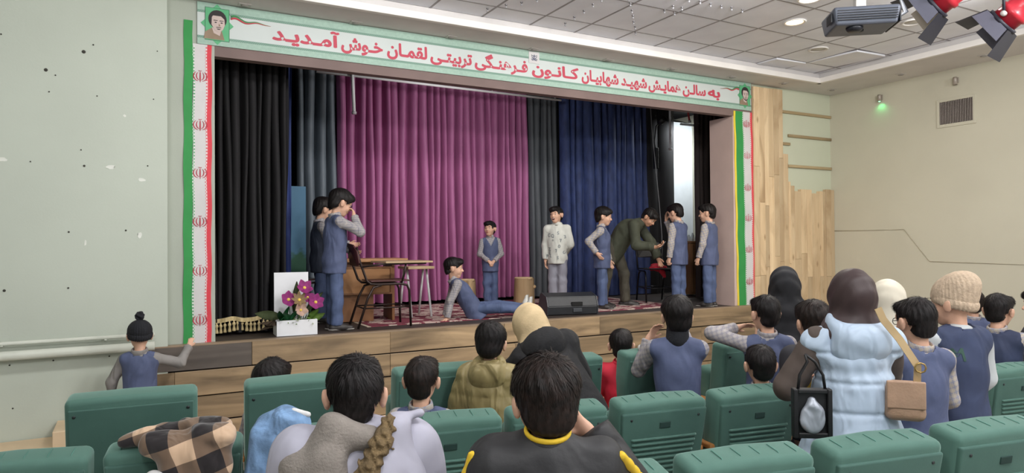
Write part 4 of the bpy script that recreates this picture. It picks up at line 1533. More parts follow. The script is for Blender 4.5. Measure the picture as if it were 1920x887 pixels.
G1, G2, G3 = 'plain-backed green seats of the front row', 'ribbed green seats of the second row', 'ribbed green seats of the third row'
for i, (x, y, lb) in enumerate([(0.0, 3.92, 'plain-backed green seat at the end of the front row by the pale green wall'),
                                (.8, 3.88, 'plain-backed green seat with a dark-haired head showing above it'),
                                (1.6, 3.80, 'plain-backed green seat in front of the boy with plaid collar'),
                                (2.38, 3.71, 'plain-backed green seat hidden by the black coat'),
                                (3.12, 3.63, 'plain-backed green seat beside the red shirt'),
                                (3.92, 3.56, 'plain-backed green seat under the boy leaning with raised arms'),
                                (4.75, 3.47, 'plain-backed green seat behind the woman in the pale blue vest'),
                                (5.55, 3.40, 'plain-backed green seat near the end of the front row by the cream wall')]):
    seat(lb, x, y, -5, True, 0, G1, i in (1, 4))
for i, (x, y, lb) in enumerate([(-.41, 3.30, 'ribbed green seat at the end of the second row by the pale green wall'),
                                (.155, 3.22, 'ribbed green seat with a checked fleece coat thrown over it'),
                                (.74, 3.12, 'ribbed green seat with a denim jacket on its corner'),
                                (1.31, 3.04, 'ribbed green seat behind the boy with plaid collar'),
                                (1.87, 2.95, 'ribbed green seat before the boy in black and yellow'),
                                (2.44, 2.84, 'ribbed green seat between the black-and-yellow jacket and the pale blue vest'),
                                (3.02, 2.73, 'ribbed green seat next to the woman in the pale blue vest'),
                                (5.02, 2.36, 'ribbed green seat with orange armrest near the cream side wall')]):
    seat(lb, x, y, -9.5, False, -.04, G2, i in (3, 6))
for i, (x, y, lb) in enumerate([(1.36, 1.90, 'ribbed green seat of the third row, first beside the black-and-yellow jacket'),
                                (1.95, 1.80, 'ribbed green seat of the third row, second from the black-and-yellow jacket'),
                                (2.53, 1.67, 'ribbed green seat of the third row below the hem of the pale blue vest'),
                                (3.14, 1.57, 'ribbed green seat of the third row below the boy with glasses and plaid sleeves')]):
    seat(lb, x, y, -11, False, .01, G3)

# ================================================================== figures: signed-distance bodies meshed as one skin
def smin(a, b, k):
    if k <= 0: return np.minimum(a, b)
    h = np.maximum(k - np.abs(a - b), 0) / k
    return np.minimum(a, b) - h * h * k * .25


def cap(a, b, ra, rb=None, k=.03, n=None, s=1.0, flat=False):
    """tapered capsule; n, s: flatten along n by s; flat: cut square at b"""
    return ('cap', np.array(a, float), np.array(b, float), ra, ra if rb is None else rb, k, None if n is None else np.array(n, float), s, flat)


def elp(c, r, Rm=None, k=.03):
    return ('ell', np.array(c, float), np.array(r, float), np.eye(3) if Rm is None else np.array(Rm), k)


def tor(c, Rm, R_, r, sz=1.0, k=.0, sy=1.0):
    return ('tor', np.array(c, float), np.array(Rm), R_, r, sz, k, sy)


def prim_d(p, P, e):
    t = p[0]
    if t == 'cap':
        _, a, b, ra, rb, k, n, s, flat = p
        P0 = P
        Q = P - a
        ab = b - a
        if n is not None:
            Q = Q + (Q @ n)[..., None] * n * (s - 1)
            ab = ab + (ab @ n) * n * (s - 1)
        L = ab @ ab + 1e-9
        u = np.clip((Q @ ab) / L, 0, 1)
        dd = np.linalg.norm(Q - u[..., None] * ab, axis=-1) - (ra + (rb - ra) * u) - e
        if flat:
            ax = (b - a) / (np.linalg.norm(b - a) + 1e-9)
            dd = np.maximum(dd, (P0 - b) @ ax)
        return dd
    if t == 'ell':
        _, c, r, Rm, k = p
        rr = r + e
        Q = ((P - c) @ Rm)
        l = np.linalg.norm(Q / rr, axis=-1)
        g = np.linalg.norm(Q / (rr * rr), axis=-1) + 1e-6
        return l * (l - 1) / g
    if t == 'tor':
        _, c, Rm, R_, r, sz, k, sy = p
        Q = (P - c) @ Rm
        q = np.sqrt(Q[..., 0] ** 2 + (Q[..., 1] * sy) ** 2) - R_
        return np.sqrt(q * q + (Q[..., 2] / sz) ** 2) - r - e


def prim_box(p, e):
    if p[0] == 'cap':
        m = max(p[3], p[4]) + e
        return np.minimum(p[1], p[2]) - m, np.maximum(p[1], p[2]) + m
    if p[0] == 'ell':
        m = np.abs(p[3]) @ (p[2] + e)
        return p[1] - m, p[1] + m
    m = p[3] + p[4] * max(1, p[5]) + e
    return p[1] - m, p[1] + m


def surfnet(V, org, h):
    S = V < 0
    nx, ny, nz = V.shape
    c = [S[i:nx - 1 + i, j:ny - 1 + j, k:nz - 1 + k] for i in (0, 1) for j in (0, 1) for k in (0, 1)]
    allin = c[0].copy(); anyin = c[0].copy()
    for q in c[1:]:
        allin &= q; anyin |= q
    act = anyin & ~allin
    ijk = np.argwhere(act)
    if len(ijk) == 0:
        return np.zeros((0, 3)), np.zeros((0, 4), int)
    offs = np.array([(i, j, k) for i in (0, 1) for j in (0, 1) for k in (0, 1)])
    vals = np.stack([V[ijk[:, 0] + o[0], ijk[:, 1] + o[1], ijk[:, 2] + o[2]] for o in offs], 1)
    acc = np.zeros((len(ijk), 3)); cnt = np.zeros(len(ijk))
    for a in range(8):
        for ax in (4, 2, 1):
            if a & ax: continue
            b = a | ax
            va, vb = vals[:, a], vals[:, b]
            m = (va < 0) != (vb < 0)
            t = np.where(m, va / np.where(m, va - vb, 1), 0)
            acc[m] += (offs[a] + t[:, None] * (offs[b] - offs[a]))[m]
            cnt[m] += 1
    verts = org + (ijk + acc / cnt[:, None]) * h
    idx = np.full(act.shape, -1, np.int64)
    idx[act] = np.arange(len(ijk))
    faces = []
    for ax in range(3):
        o1, o2 = [(1, 2), (2, 0), (0, 1)][ax]
        A_ = np.moveaxis(S, (ax, o1, o2), (0, 1, 2))
        I_ = np.moveaxis(idx, (ax, o1, o2), (0, 1, 2))
        e = A_[:-1, 1:-1, 1:-1] != A_[1:, 1:-1, 1:-1]
        w = np.argwhere(e)
        if len(w) == 0: continue
        i, j, k = w[:, 0], w[:, 1], w[:, 2]
        q = np.stack([I_[i, j, k], I_[i, j + 1, k], I_[i, j + 1, k + 1], I_[i, j, k + 1]], 1)
        fl_ = A_[:-1, 1:-1, 1:-1][i, j, k]
        q[~fl_] = q[~fl_][:, ::-1]
        faces.append(q)
    F = np.concatenate(faces)
    F = F[(F >= 0).all(1)]
    return verts, F


def wrinkle(P, amp, f=22.0, seed=0.0, horiz=.5):
    x, y, z = P[..., 0], P[..., 1], P[..., 2]
    a = np.sin(f * (x * .8 + z * 1.1) + 2.1 * np.sin(f * .45 * (y - z) + seed) + seed)
    b = np.sin(f * (y * 1.1 - z * .7) + 1.7 * np.sin(f * .5 * (x + z) + seed * 1.7) + 1.3 + seed)
    c = np.sin(f * horiz * 2.2 * z + 2.5 * np.sin(f * .4 * (x + y) + seed))
    return amp * (.4 * a + .35 * b + .35 * c)


def sdf_mesh(prims, h, infl=0.0, cuts=(), disp=None, pad_=.02):
    """prims united smoothly; cuts: functions(P)->d kept where d<0; disp: function(P)"""
    lo = np.min([prim_box(p, infl)[0] for p in prims], 0) - pad_
    hi = np.max([prim_box(p, infl)[1] for p in prims], 0) + pad_
    n = np.maximum(np.ceil((hi - lo) / h).astype(int) + 1, 4)
    D = np.full(n, .2, np.float64)
    ax = [lo[i] + np.arange(n[i]) * h for i in range(3)]
    mg = .05
    for p in prims:
        k = p[5] if p[0] == 'cap' else (p[4] if p[0] == 'ell' else p[6])
        b0, b1 = prim_box(p, infl + mg)
        i0 = np.clip(((b0 - lo) / h).astype(int), 0, n - 1)
        i1 = np.clip(((b1 - lo) / h).astype(int) + 2, 1, n)
        sl = tuple(slice(i0[i], i1[i]) for i in range(3))
        P = np.stack(np.meshgrid(ax[0][sl[0]], ax[1][sl[1]], ax[2][sl[2]], indexing='ij'), -1)
        D[sl] = smin(D[sl], prim_d(p, P, infl), k)
    if cuts or disp is not None:
        P = np.stack(np.meshgrid(*ax, indexing='ij'), -1)
        if disp is not None:
            D = D + disp(P)
        for c in cuts:
            D = np.maximum(D, c(P))
    D[0] = np.maximum(D[0], .01); D[-1] = np.maximum(D[-1], .01)
    D[:, 0] = np.maximum(D[:, 0], .01); D[:, -1] = np.maximum(D[:, -1], .01)
    D[:, :, 0] = np.maximum(D[:, :, 0], .01); D[:, :, -1] = np.maximum(D[:, :, -1], .01)
    return surfnet(D, lo, h)


def plane(pt, nrm):
    """keeps the side the normal points away from"""
    pt = np.array(pt, float); nrm = np.array(nrm, float); nrm = nrm / np.linalg.norm(nrm)
    return lambda P: (P - pt) @ nrm


def rot(ax, deg):
    a = R(deg); c, s = math.cos(a), math.sin(a)
    return {'X': np.array([[1, 0, 0], [0, c, -s], [0, s, c]]), 'Y': np.array([[c, 0, s], [0, 1, 0], [-s, 0, c]]), 'Z': np.array([[c, -s, 0], [s, c, 0], [0, 0, 1]])}[ax]


def unit(v):
    v = np.array(v, float)
    return v / np.linalg.norm(v)


def join_parts(parts):
    V, F, o = [], [], 0
    for v, f in parts:
        if len(f) == 0: continue
        V.append(v); F.append(f + o); o += len(v)
    return np.concatenate(V), np.concatenate(F)


SKIN = {'light': M('skin_light', '#d3a78e', .55, .06, 30, spec=.4), 'warm': M('skin_warm', '#c39479', .55, .06, 30, spec=.4)}
m_eyew = M('eye_white', '#e6e0da', .3, .02)
m_eyed = M('eye_dark', '#1c1412', .25, .02)
m_lip = M('lip', '#b0685e', .5, .05)
m_mouth = M('mouth_inner', '#5b2426', .6, .05)
m_teeth = M('teeth', '#e8e2d8', .4, .02)


def M_hair(name, col, hi):
    if name in MATS: return MATS[name]
    m, nt, b = nt_base(name)
    v = coords(nt)
    n = nt.nodes.new('ShaderNodeTexNoise'); n.inputs['Scale'].default_value = 40; n.inputs['Detail'].default_value = 3
    link(nt, v, n.inputs['Vector'])
    rp = nt.nodes.new('ShaderNodeValToRGB')
    rp.color_ramp.elements[0].position = .35; rp.color_ramp.elements[1].position = .7
    rp.color_ramp.elements[0].color = lin(col); rp.color_ramp.elements[1].color = lin(hi)
    link(nt, n.outputs['Fac'], rp.inputs['Fac'])
    link(nt, rp.outputs['Color'], b.inputs['Base Color'])
    b.inputs['Roughness'].default_value = .55
    b.inputs['Specular IOR Level'].default_value = .28
    MATS[name] = m
    return m


m_hair = M_hair('hair_black', '#0e0b0b', '#1d1717')
m_hairb = M_hair('hair_brown', '#140f0d', '#281c17')

m_vest = M('vest_navy', '#4d5675', .75, .1, 9, bump=.08, bscale=90, sheen=.1, fold=.7, fscale=6)
m_trou = M('trousers_navy', '#4c5a7c', .75, .1, 9, bump=.08, bscale=90, sheen=.1, fold=.7, fscale=6)
m_plaid = M_plaid('plaid_grey', '#989496', '#7f7c86', '#aaa29a', .026)
m_plaid2 = M_plaid('plaid_tan', '#a49c96', '#81859a', '#b7ab97', .03)
m_shoe = M('shoe_dark', '#2b2625', .5, .1)
m_sneak = M('sneaker_white', '#cfcdc6', .6, .06)

HEAD_K = dict()
EYE_ME = {}


def head_prims(hc, Rh, s, smile=False):
    """hc head centre, Rh head rotation (columns right, forward, up), s = head height / 0.21"""
    def W(x, y, z): return hc + Rh @ (np.array([x, y, z]) * s)

    def E_(c, r, k=.02): return elp(W(*c), np.array(r) * s, Rh, k * s)
    P = [E_((0, -.012, .03), (.071, .088, .078)), E_((0, .022, -.03), (.057, .062, .068), .03), E_((0, .052, -.082), (.024, .022, .02), .03),
         E_((.032, .056, -.028), (.022, .02, .022), .02), E_((-.032, .056, -.028), (.022, .02, .022), .02),
         E_((0, .07, .03), (.045, .016, .02), .03),
         cap(W(0, .082, .004), W(0, .098, -.022), .0065 * s, .0105 * s, .012), E_((0, .09, -.025), (.016, .011, .008), .01),
         E_((0, .077, -.05), (.021, .011, .011), .01)]
    for q in (-1, 1):
        P.append(E_((q * .079, -.008, -.006), (.012, .02, .031), .006))
        P.append(E_((q * .087, -.016, .006), (.0065, .015, .02), .008))
    return P, W


def hand_mesh(Wp, dirF, nrm, s=1.0, curl=25, thumb=1, spread=1.0):
    """Wp wrist, dirF direction of the hand, nrm palm normal (fingers curl towards it), thumb side +-1"""
    f = unit(dirF)
    n = np.array(nrm, float); n = unit(n - (n @ f) * f)
    r = np.cross(f, n) * thumb          # towards the thumb
    P = []

    def at(a, b, c): return Wp + (f * a + r * b + n * c) * s
    P.append(cap(at(-.03, 0, 0), at(.015, 0, 0), .02 * s, .019 * s, .02, n, 1.2))
    P.append(cap(at(.02, .012, 0), at(.066, .018, .002), .015 * s, .0135 * s, .02, n, 1.15))
    P.append(cap(at(.02, -.006, 0), at(.064, -.014, .002), .015 * s, .0135 * s, .02, n, 1.15))
    L = [(.022, .036, .024, .019, .0078), (.0075, .040, .027, .021, .0080), (-.0075, .037, .025, .020, .0077), (-.0215, .029, .019, .017, .0068)]
    c1 = R(curl)
    for i, (b, l1, l2, l3, rad) in enumerate(L):
        a0 = .072 - (.006 if i == 3 else 0) - (.003 if i == 0 else 0)
        p = at(a0, b, .003)
        ang = c1 * (.55 + .08 * i)
        sp = (b / .022) * .09 * spread
        for l, da, rr in ((l1, 0, 1.0), (l2, c1 * .95, .93), (l3, c1 * .7, .84)):
            ang += da
            d_ = f * math.cos(ang) + n * math.sin(ang) + r * sp
            q = p + unit(d_) * l * s
            P.append(cap(p, q, rad * rr * s, rad * rr * .92 * s, .006))
            p = q
    t0, t1 = at(.018, .024, .006), at(.043, .043, .016)
    t2 = at(.07, .05, .022 + .01 * math.sin(c1))
    P += [cap(t0, t1, .012 * s, .0098 * s, .012), cap(t1, t2, .0095 * s, .0078 * s, .006)]
    return P


def set_head_parts(root, body_obj, W, Rh, s, hairmat, glasses=None, smile=False, brows=True):
    def mini(name, prims, mat, hh, parent=root, cuts=()):
        v, f_ = sdf_mesh(prims, hh, 0, cuts, None, .006)
        if len(f_): return obj(name, mesh_np(name, v, f_), mat, parent)
    for q in (-1, 1):
        e = mini('eye', [elp(W(q * .030, .0715, .008), np.array([.0125, .0105, .0085]) * s, Rh, 0)], m_eyew, .004 * s)
        mini('iris', [elp(W(q * .030, .0795, .008), np.array([.0062, .0042, .0062]) * s, Rh, 0)], m_eyed, .0028 * s, e or root)
        if brows:
            mini('eyebrow', [cap(W(q * .014, .086, .0265), W(q * .032, .083, .031), .0042 * s, .0042 * s, 0), cap(W(q * .032, .083, .031), W(q * .046, .071, .027), .0042 * s, .003 * s, .004)], hairmat, .0032 * s)
    if smile:
        mo_ = mini('mouth', [elp(W(0, .083, -.053), np.array([.021, .009, .013]) * s, Rh, 0)], m_mouth, .004 * s)
        mini('teeth', [elp(W(0, .088, -.046), np.array([.016, .006, .004]) * s, Rh, 0)], m_teeth, .003 * s, mo_ or root)
    else:
        mini('lips', [elp(W(0, .0855, -.0475), np.array([.018, .0055, .004]) * s, Rh, .004), elp(W(0, .0845, -.0545), np.array([.016, .0055, .0048]) * s, Rh, .004)], m_lip, .0034 * s)
    if glasses:
        g = bmesh.new()
        for q in (-1, 1):
            tube(g, [tuple(W(q * .031 + .021 * math.cos(a), .096 - .008 * abs(math.cos(a)) * (1 if math.cos(a) * q > 0 else 0), .006 + .016 * math.sin(a))) for a in [k * math.pi / 7 for k in range(14)]], .0019 * s, 6, True)
            tube(g, [tuple(W(q * .051, .088, .008)), tuple(W(q * .074, .06, .01)), tuple(W(q * .08, -.005, .012)), tuple(W(q * .078, -.02, .0))], .0019 * s, 6)
        tube(g, [tuple(W(-.011, .097, .01)), tuple(W(0, .101, .013)), tuple(W(.011, .097, .01))], .0019 * s, 6)
        obj('glasses', g, M('glasses_black', '#15151a', .3), root)


def strands(V, F, hc, Rh, s, n, rs):
    """short locks lying on the hair mass, running from the crown outwards and down"""
    g = np.random.default_rng(rs.randrange(10 ** 6))
    fi = g.integers(0, len(F), n)
    a, b, c, d = (V[F[fi, k]] for k in range(4))
    nrm = np.cross(c - a, d - b)
    nrm /= np.linalg.norm(nrm, axis=1)[:, None] + 1e-9
    p = (a + b + c + d) / 4
    q = (p - hc) @ Rh / s
    keep = (q @ np.array([0, .78, -1.0]) < .0) & ((nrm * (p - hc)).sum(1) > .25 * np.linalg.norm(p - hc, axis=1))
    keep &= ~((np.abs(q[:, 1] - .004) < .042) & (q[:, 2] < .045) & (np.abs(q[:, 0]) > .045)) & (q[:, 2] > -.042)
    p, nrm, q = p[keep], nrm[keep], q[keep]
    n = len(p)
    crown = np.array([.012, -.055, .105])
    fl = q - crown
    fl[:, 2] -= .35 * np.linalg.norm(fl[:, :2], axis=1)
    sw = np.stack([-fl[:, 1], fl[:, 0], np.zeros(n)], 1)
    fl = fl + sw * .45 + g.normal(0, .011, (n, 3))
    fl = fl @ Rh.T
    fl -= (fl * nrm).sum(1)[:, None] * nrm
    fl /= np.linalg.norm(fl, axis=1)[:, None] + 1e-9
    side = np.cross(fl, nrm)
    L = g.uniform(.018, .034, n) * s * np.clip((q[:, 2] + .07) / .1, .35, 1)
    w = g.uniform(.0009, .0019, n) * s
    lift = g.uniform(.001, .0042, n) * s * np.clip((q[:, 2] + .05) / .1, .25, 1)
    K = 4
    vs_, fs_ = [], []
    for k in range(K + 1):
        t = k / K
        tt = L * t
        cpt = p + fl * tt[:, None] + nrm * (lift * (.25 + 1.3 * t) - tt * tt / (2 * .082 * s))[:, None]
        ww = (w * (1 - t) ** .6)[:, None] + .0002
        vs_ += [cpt - side * ww, cpt + side * ww - nrm * .0002]
    Vn = np.stack(vs_, 1).reshape(-1, 3)
    base = np.arange(n) * 2 * (K + 1)
    for k in range(K):
        i0 = base + 2 * k
        fs_.append(np.stack([i0, i0 + 1, i0 + 3, i0 + 2], 1))
    return Vn, np.concatenate(fs_)


def person(label, x, y, z0, phi, H, pose=None, outfit=(), hair='short', hairmat=None, skin='light', glasses=False, smile=False, hs=1.0, group=None, vox=.012, bulk=1.0,
           shoes=None, headwear=None, extra=None, neck_len=.032, seed=None, neck=True, stand=True):
    """phi: 0 turned away from the hall's viewer, 90 to the viewer's right, 180 towards the viewer"""
    pose = pose or {}
    hairmat = hairmat or m_hair
    az = math.degrees(math.atan2(x, y))
    t = thing('person', label, 'person', (x, y, z0), R(-(az + phi)), group)
    seed = seed if seed is not None else (hash_name(label) % 97) * .37
    rs = random.Random(hash_name(label))
    # --- skeleton in local metres: X right, Y forward
    thL, shL, ft = .24 * H, .225 * H, .045 * H
    hx = .046 * H * bulk
    down = (0, 0, -1)
    RL, LL = pose.get('RL', (down, down)), pose.get('LL', (down, down))
    legs = {}
    hipz = pose.get('hipz')
    lowest = 0
    rel = {}
    for s, lg_ in ((1, RL), (-1, LL)):
        h0 = np.array([s * hx, 0, 0])
        k0 = h0 + unit(lg_[0]) * thL
        a0 = k0 + unit(lg_[1]) * shL
        rel[s] = (h0, k0, a0)
        lowest = min(lowest, a0[2] - ft)
    if hipz is None: hipz = -lowest
    hip = np.array([pose.get('hx', 0.0), pose.get('hy', 0.0), hipz])
    for s in rel: legs[s] = [hip + p for p in rel[s]]
    Rt = rot('Z', pose.get('twist', 0)) @ rot('X', -pose.get('lean', 0)) @ rot('Y', pose.get('side', 0))
    Rc = Rt @ rot('X', -pose.get('hunch', 0))

    def TP(px, py, pz): return hip + Rt @ np.array([px, py, pz])
    mid = TP(0, 0, .13 * H)

    def TC(px, py, pz): return mid + Rc @ np.array([px, py, pz - .13 * H])
    sx = .1 * H * bulk
    sh = {1: TC(sx, 0, .278 * H), -1: TC(-sx, 0, .278 * H)}
    shr = pose.get('shrug', {})
    for s in sh: sh[s] = sh[s] + np.array([0, 0, shr.get(s, 0.0)])
    uaL, faL = .165 * H, .145 * H
    arms = {}
    for s, key, dft in ((1, 'R', ((.14, 0, -1), (.06, .22, -1))), (-1, 'L', ((-.14, 0, -1), (-.06, .22, -1)))):
        u, f = pose.get(key, dft)
        e = sh[s] + unit(u) * uaL
        w = e + unit(f) * faL
        arms[s] = (sh[s], e, w, unit(f))
    # head
    hd = pose.get('head', (0, 0, 0))
    Rh = Rc @ rot('Z', hd[0]) @ rot('X', -hd[1]) @ rot('Y', hd[2])
    if 'headabs' in pose:
        ha = pose['headabs']
        Rh = rot('Z', ha[0]) @ rot('X', -ha[1]) @ rot('Y', ha[2])
    nk = TC(0, -.005 * H, .325 * H)
    s_h = hs * (.5 + .5 * H / 1.35) if H < 1.6 else hs * 1.06
    hc = nk + Rc @ np.array([0, .008, neck_len]) + Rh @ np.array([0, .012, .088]) * s_h
    hp, W = head_prims(hc, Rh, s_h)
    # --- body: one continuous skin
    b_ = bulk

    def torso(w=1.0, d=1.0):
        return [elp(TP(0, -.005 * H, .0), (.084 * H * b_ * w, .064 * H * b_ * d, .07 * H), Rt, .05), elp(mid, (.079 * H * b_ * w, .056 * H * b_ * d, .1 * H), Rt, .05),
                elp(TC(0, 0, .21 * H), (.088 * H * b_ * w, .062 * H * b_ * d, .095 * H), Rc, .05)] + [
                cap(TC(0, -.008 * H, .302 * H), TC(q * .082 * H * b_, -.006 * H, .274 * H), .028 * H, .036 * H, .045) for q in (-1, 1)]

    def arm(s, r1, r2, r3, upto=1.0, flat=False):
        a, e, w, f = arms[s]
        e2 = e + (w - e) * upto
        return [cap(a, e, r1 * H, r2 * H, .03), cap(e, e2, r2 * H, r3 * H, .02, flat=flat)]

    def leg(s, r1, r2, r3):
        h0, k0, a0 = legs[s]
        return [cap(h0 + np.array([0, 0, .01]), k0, r1 * H, r2 * H, .03), cap(k0, a0, r2 * H, r3 * H, .02)]
    core = torso(.9, .9)
    for s in (1, -1):
        core += arm(s, .03, .023, .017) + leg(s, .05, .036, .026)
    parts = [sdf_mesh(core, .017, -.004)]
    neckp = [cap(hc + Rh @ np.array([0, -.02, -.05]) * s_h, nk + Rc @ np.array([0, -.004, -.03]), .036 * s_h, .04 * s_h, .025)]
    eyes = [W(q * .031, .094, .007) for q in (-1, 1)]

    def sock(P):
        d = np.full(P.shape[:-1], -1.0)
        for e in eyes:
            d = np.maximum(d, .0145 * s_h - np.linalg.norm(P - e, axis=-1))
        return d
    parts.append(sdf_mesh(hp + neckp, .0062 * s_h, 0, (sock,)))
    curl = pose.get('curl', {})
    for s in (1, -1):
        a, e, w, f = arms[s]
        hdv = pose.get('hand' + ('R' if s == 1 else 'L'))
        if hdv is None:
            hd_, nr = f, np.array([-s, .15, 0.0])
        elif hdv == 'none':
            continue
        else:
            hd_, nr = unit(hdv[0]), np.array(hdv[1], float)
        hs_ = .62 * H / 1.0 if H < 1.6 else 1.02
        hs_ = min(hs_, 1.02)
        pr_ = hand_mesh(w + f * .008, hd_, nr, hs_, curl.get(s, 28), thumb=(1 if np.cross(unit(hd_), unit(nr - (nr @ unit(hd_)) * unit(hd_))) @ np.array(pose.get('thumb', {}).get(s, (0, 1, .3))) > 0 else -1))
        parts.append(sdf_mesh(pr_ + [cap(w - f * .04, w + f * .008, .017 * H, .0155 * H, .01)], .0046, 0))
    V, F = join_parts(parts)
    body = obj('body', mesh_np('body', V, F), SKIN[skin], t)
    set_head_parts(t, body, W, Rh, s_h, hairmat, glasses, smile)
    # --- hair
    if hair:
        HP = [elp(W(0, -.014, .034), np.array([.081, .098, .088]) * s_h, Rh, .02)]
        if hair in ('fringe', 'short', 'thick'):
            HP += [elp(W(.0, .055, .078), np.array([.058, .042, .03]) * s_h, Rh, .03), elp(W(.025, .06, .07), np.array([.04, .036, .028]) * s_h, Rh, .03)]
        if hair == 'thick':
            HP += [elp(W(0, -.02, .05), np.array([.088, .105, .086]) * s_h, Rh, .03), elp(W(0, -.06, -.02), np.array([.07, .05, .06]) * s_h, Rh, .03)]
        HP += [elp(W(0, -.052, -.03), np.array([.058, .045, .05]) * s_h, Rh, .03)]
        n0 = Rh @ np.array([0, .78, -1.0])
        lo = -.022 if hair != 'fringe' else -.032
        cut = plane(W(0, 0, lo), n0)
        cut2 = plane(W(0, 0, -.07 if hair == 'thick' else -.058), Rh @ np.array([0, .25, -1.0]))

        def eardip(P):
            Q = (P - hc) @ Rh / s_h
            return np.minimum(.031 - np.abs(Q[..., 1] + .002), np.minimum(np.abs(Q[..., 0]) - .05, .024 - Q[..., 2])) * s_h * .9

        def hdisp(P):
            Q = (P - hc) @ Rh / s_h
            ang = np.arctan2(Q[..., 0], Q[..., 1] + .045)
            r_ = np.sqrt(Q[..., 0] ** 2 + (Q[..., 1] + .045) ** 2)
            return s_h * (.0012 * np.sin(ang * 17 + 26 * r_ + seed + 2 * np.sin(40 * Q[..., 2])) + wrinkle(Q, .003, 34, seed))
        def nape(P):
            Q = (P - hc) @ Rh / s_h
            return np.minimum(np.abs(Q[..., 0]) - .05 - np.maximum(-Q[..., 1] - .03, 0) * .15, -.012 - Q[..., 2]) * s_h
        v, f_ = sdf_mesh(HP, (.0062 if vox >= .012 else .0045) * s_h, 0, (cut, cut2, eardip) + ((nape,) if hair != 'thick' else ()), hdisp)
        sv, sf_ = strands(v, f_, hc, Rh, s_h, 5200 if vox < .01 else (1500 if z0 < .5 else 700), rs)
        hv = np.concatenate([v, sv]); hf = np.concatenate([f_, sf_ + len(v)])
        obj('hair', mesh_np('hair', hv, hf), hairmat, t)
    ctx = dict(t=t, H=H, TP=TP, TC=TC, Rt=Rt, Rc=Rc, Rh=Rh, hc=hc, W=W, s_h=s_h, nk=nk, arms=arms, legs=legs, torso=torso, arm=arm, leg=leg, seed=seed, hip=hip, vox=vox, mid=mid, sh=sh, bulk=b_)
    for gname, mat, fn, kw in outfit:
        fn(ctx, gname, mat, **kw)
    if shoes is not None:
        for s in (1, -1):
            h0, k0, a0 = legs[s]
            sd = unit(a0 - k0)
            if stand:
                fwd = unit(np.array([s * .12, 1, 0]))
                upv = np.array([0, 0, 1.0])
            else:
                fwd = unit(np.cross(np.cross(sd, np.array([0, .25, 1.0])), sd) + .15 * np.array([s, 0, 0])); upv = -sd
            base = a0 - upv * ft * .62
            pr_ = [cap(base - fwd * .03 * H, base + fwd * .04 * H, .028 * H, .03 * H, .02), cap(base + fwd * .04 * H, base + fwd * .1 * H - upv * .006 * H, .03 * H, .022 * H, .03),
                   cap(base, a0 + upv * .02, .026 * H, .028 * H, .02)]
            v, f_ = sdf_mesh(pr_, .0075, 0, (plane(a0 - upv * ft * .98, -upv),))
            so = obj('shoe', mesh_np('shoe', v, f_), shoes, t)
            pr2 = [cap(base - fwd * .032 * H - upv * .012 * H, base + fwd * .1 * H - upv * .012 * H, .03 * H, .026 * H, 0)]
            v, f_ = sdf_mesh(pr2, .0075, 0.001, (plane(a0 - upv * ft * 1.0, -upv), plane(a0 - upv * ft * .78, upv)))
            if len(f_): obj('sole', mesh_np('sole', v, f_), M('sole_grey', '#8d8984', .7), so)
    if headwear:
        headwear(ctx)
    if extra:
        extra(ctx)
    return t


def wrap_glyphs(c, on, items, size, mat, sign=1, name='printed_letter', off=.0022):
    """letters lying on a garment: every vertex of the flat letter dropped on the cloth along Y (sign: +1 chest, -1 back)"""
    from mathutils.bvhtree import BVHTree
    trees = []
    for ch in c['t'].children:
        if ch.name.split('.')[0] in on:
            me = ch.data
            trees.append((ch, BVHTree.FromPolygons([v.co for v in me.vertices], [tuple(p.vertices) for p in me.polygons])))
    for gch, x0, z0, rot_ in items:
        me = text_mesh(name, gch, size, .0016, .0012)
        n = len(me.vertices)
        co = np.empty(n * 3, np.float32); me.vertices.foreach_get('co', co); co = co.reshape(-1, 3)
        ce = (co.max(0) + co.min(0)) / 2
        out = np.zeros((n, 3), np.float32)
        ca, sa = math.cos(R(rot_)), math.sin(R(rot_))
        ok = True
        for i in range(n):
            gx, gy = co[i, 0] - ce[0], co[i, 1] - ce[1]
            gx, gy = gx * ca - gy * sa, gx * sa + gy * ca
            x, z = x0 - sign * gx, z0 + gy
            best = None
            for ch, tr in trees:
                hit = tr.ray_cast(Vector((x, sign * 1.0, z)), Vector((0, -sign, 0)))
                if hit[0] is not None and (best is None or sign * hit[0].y > sign * best): best = hit[0].y
            if best is None: ok = False; break
            out[i] = (x, best + sign * (off + co[i, 2]), z)
        if not ok: continue
        me.vertices.foreach_set('co', out.ravel()); me.update(); me.materials.append(mat)
        obj(name, me, None, trees[0][0])


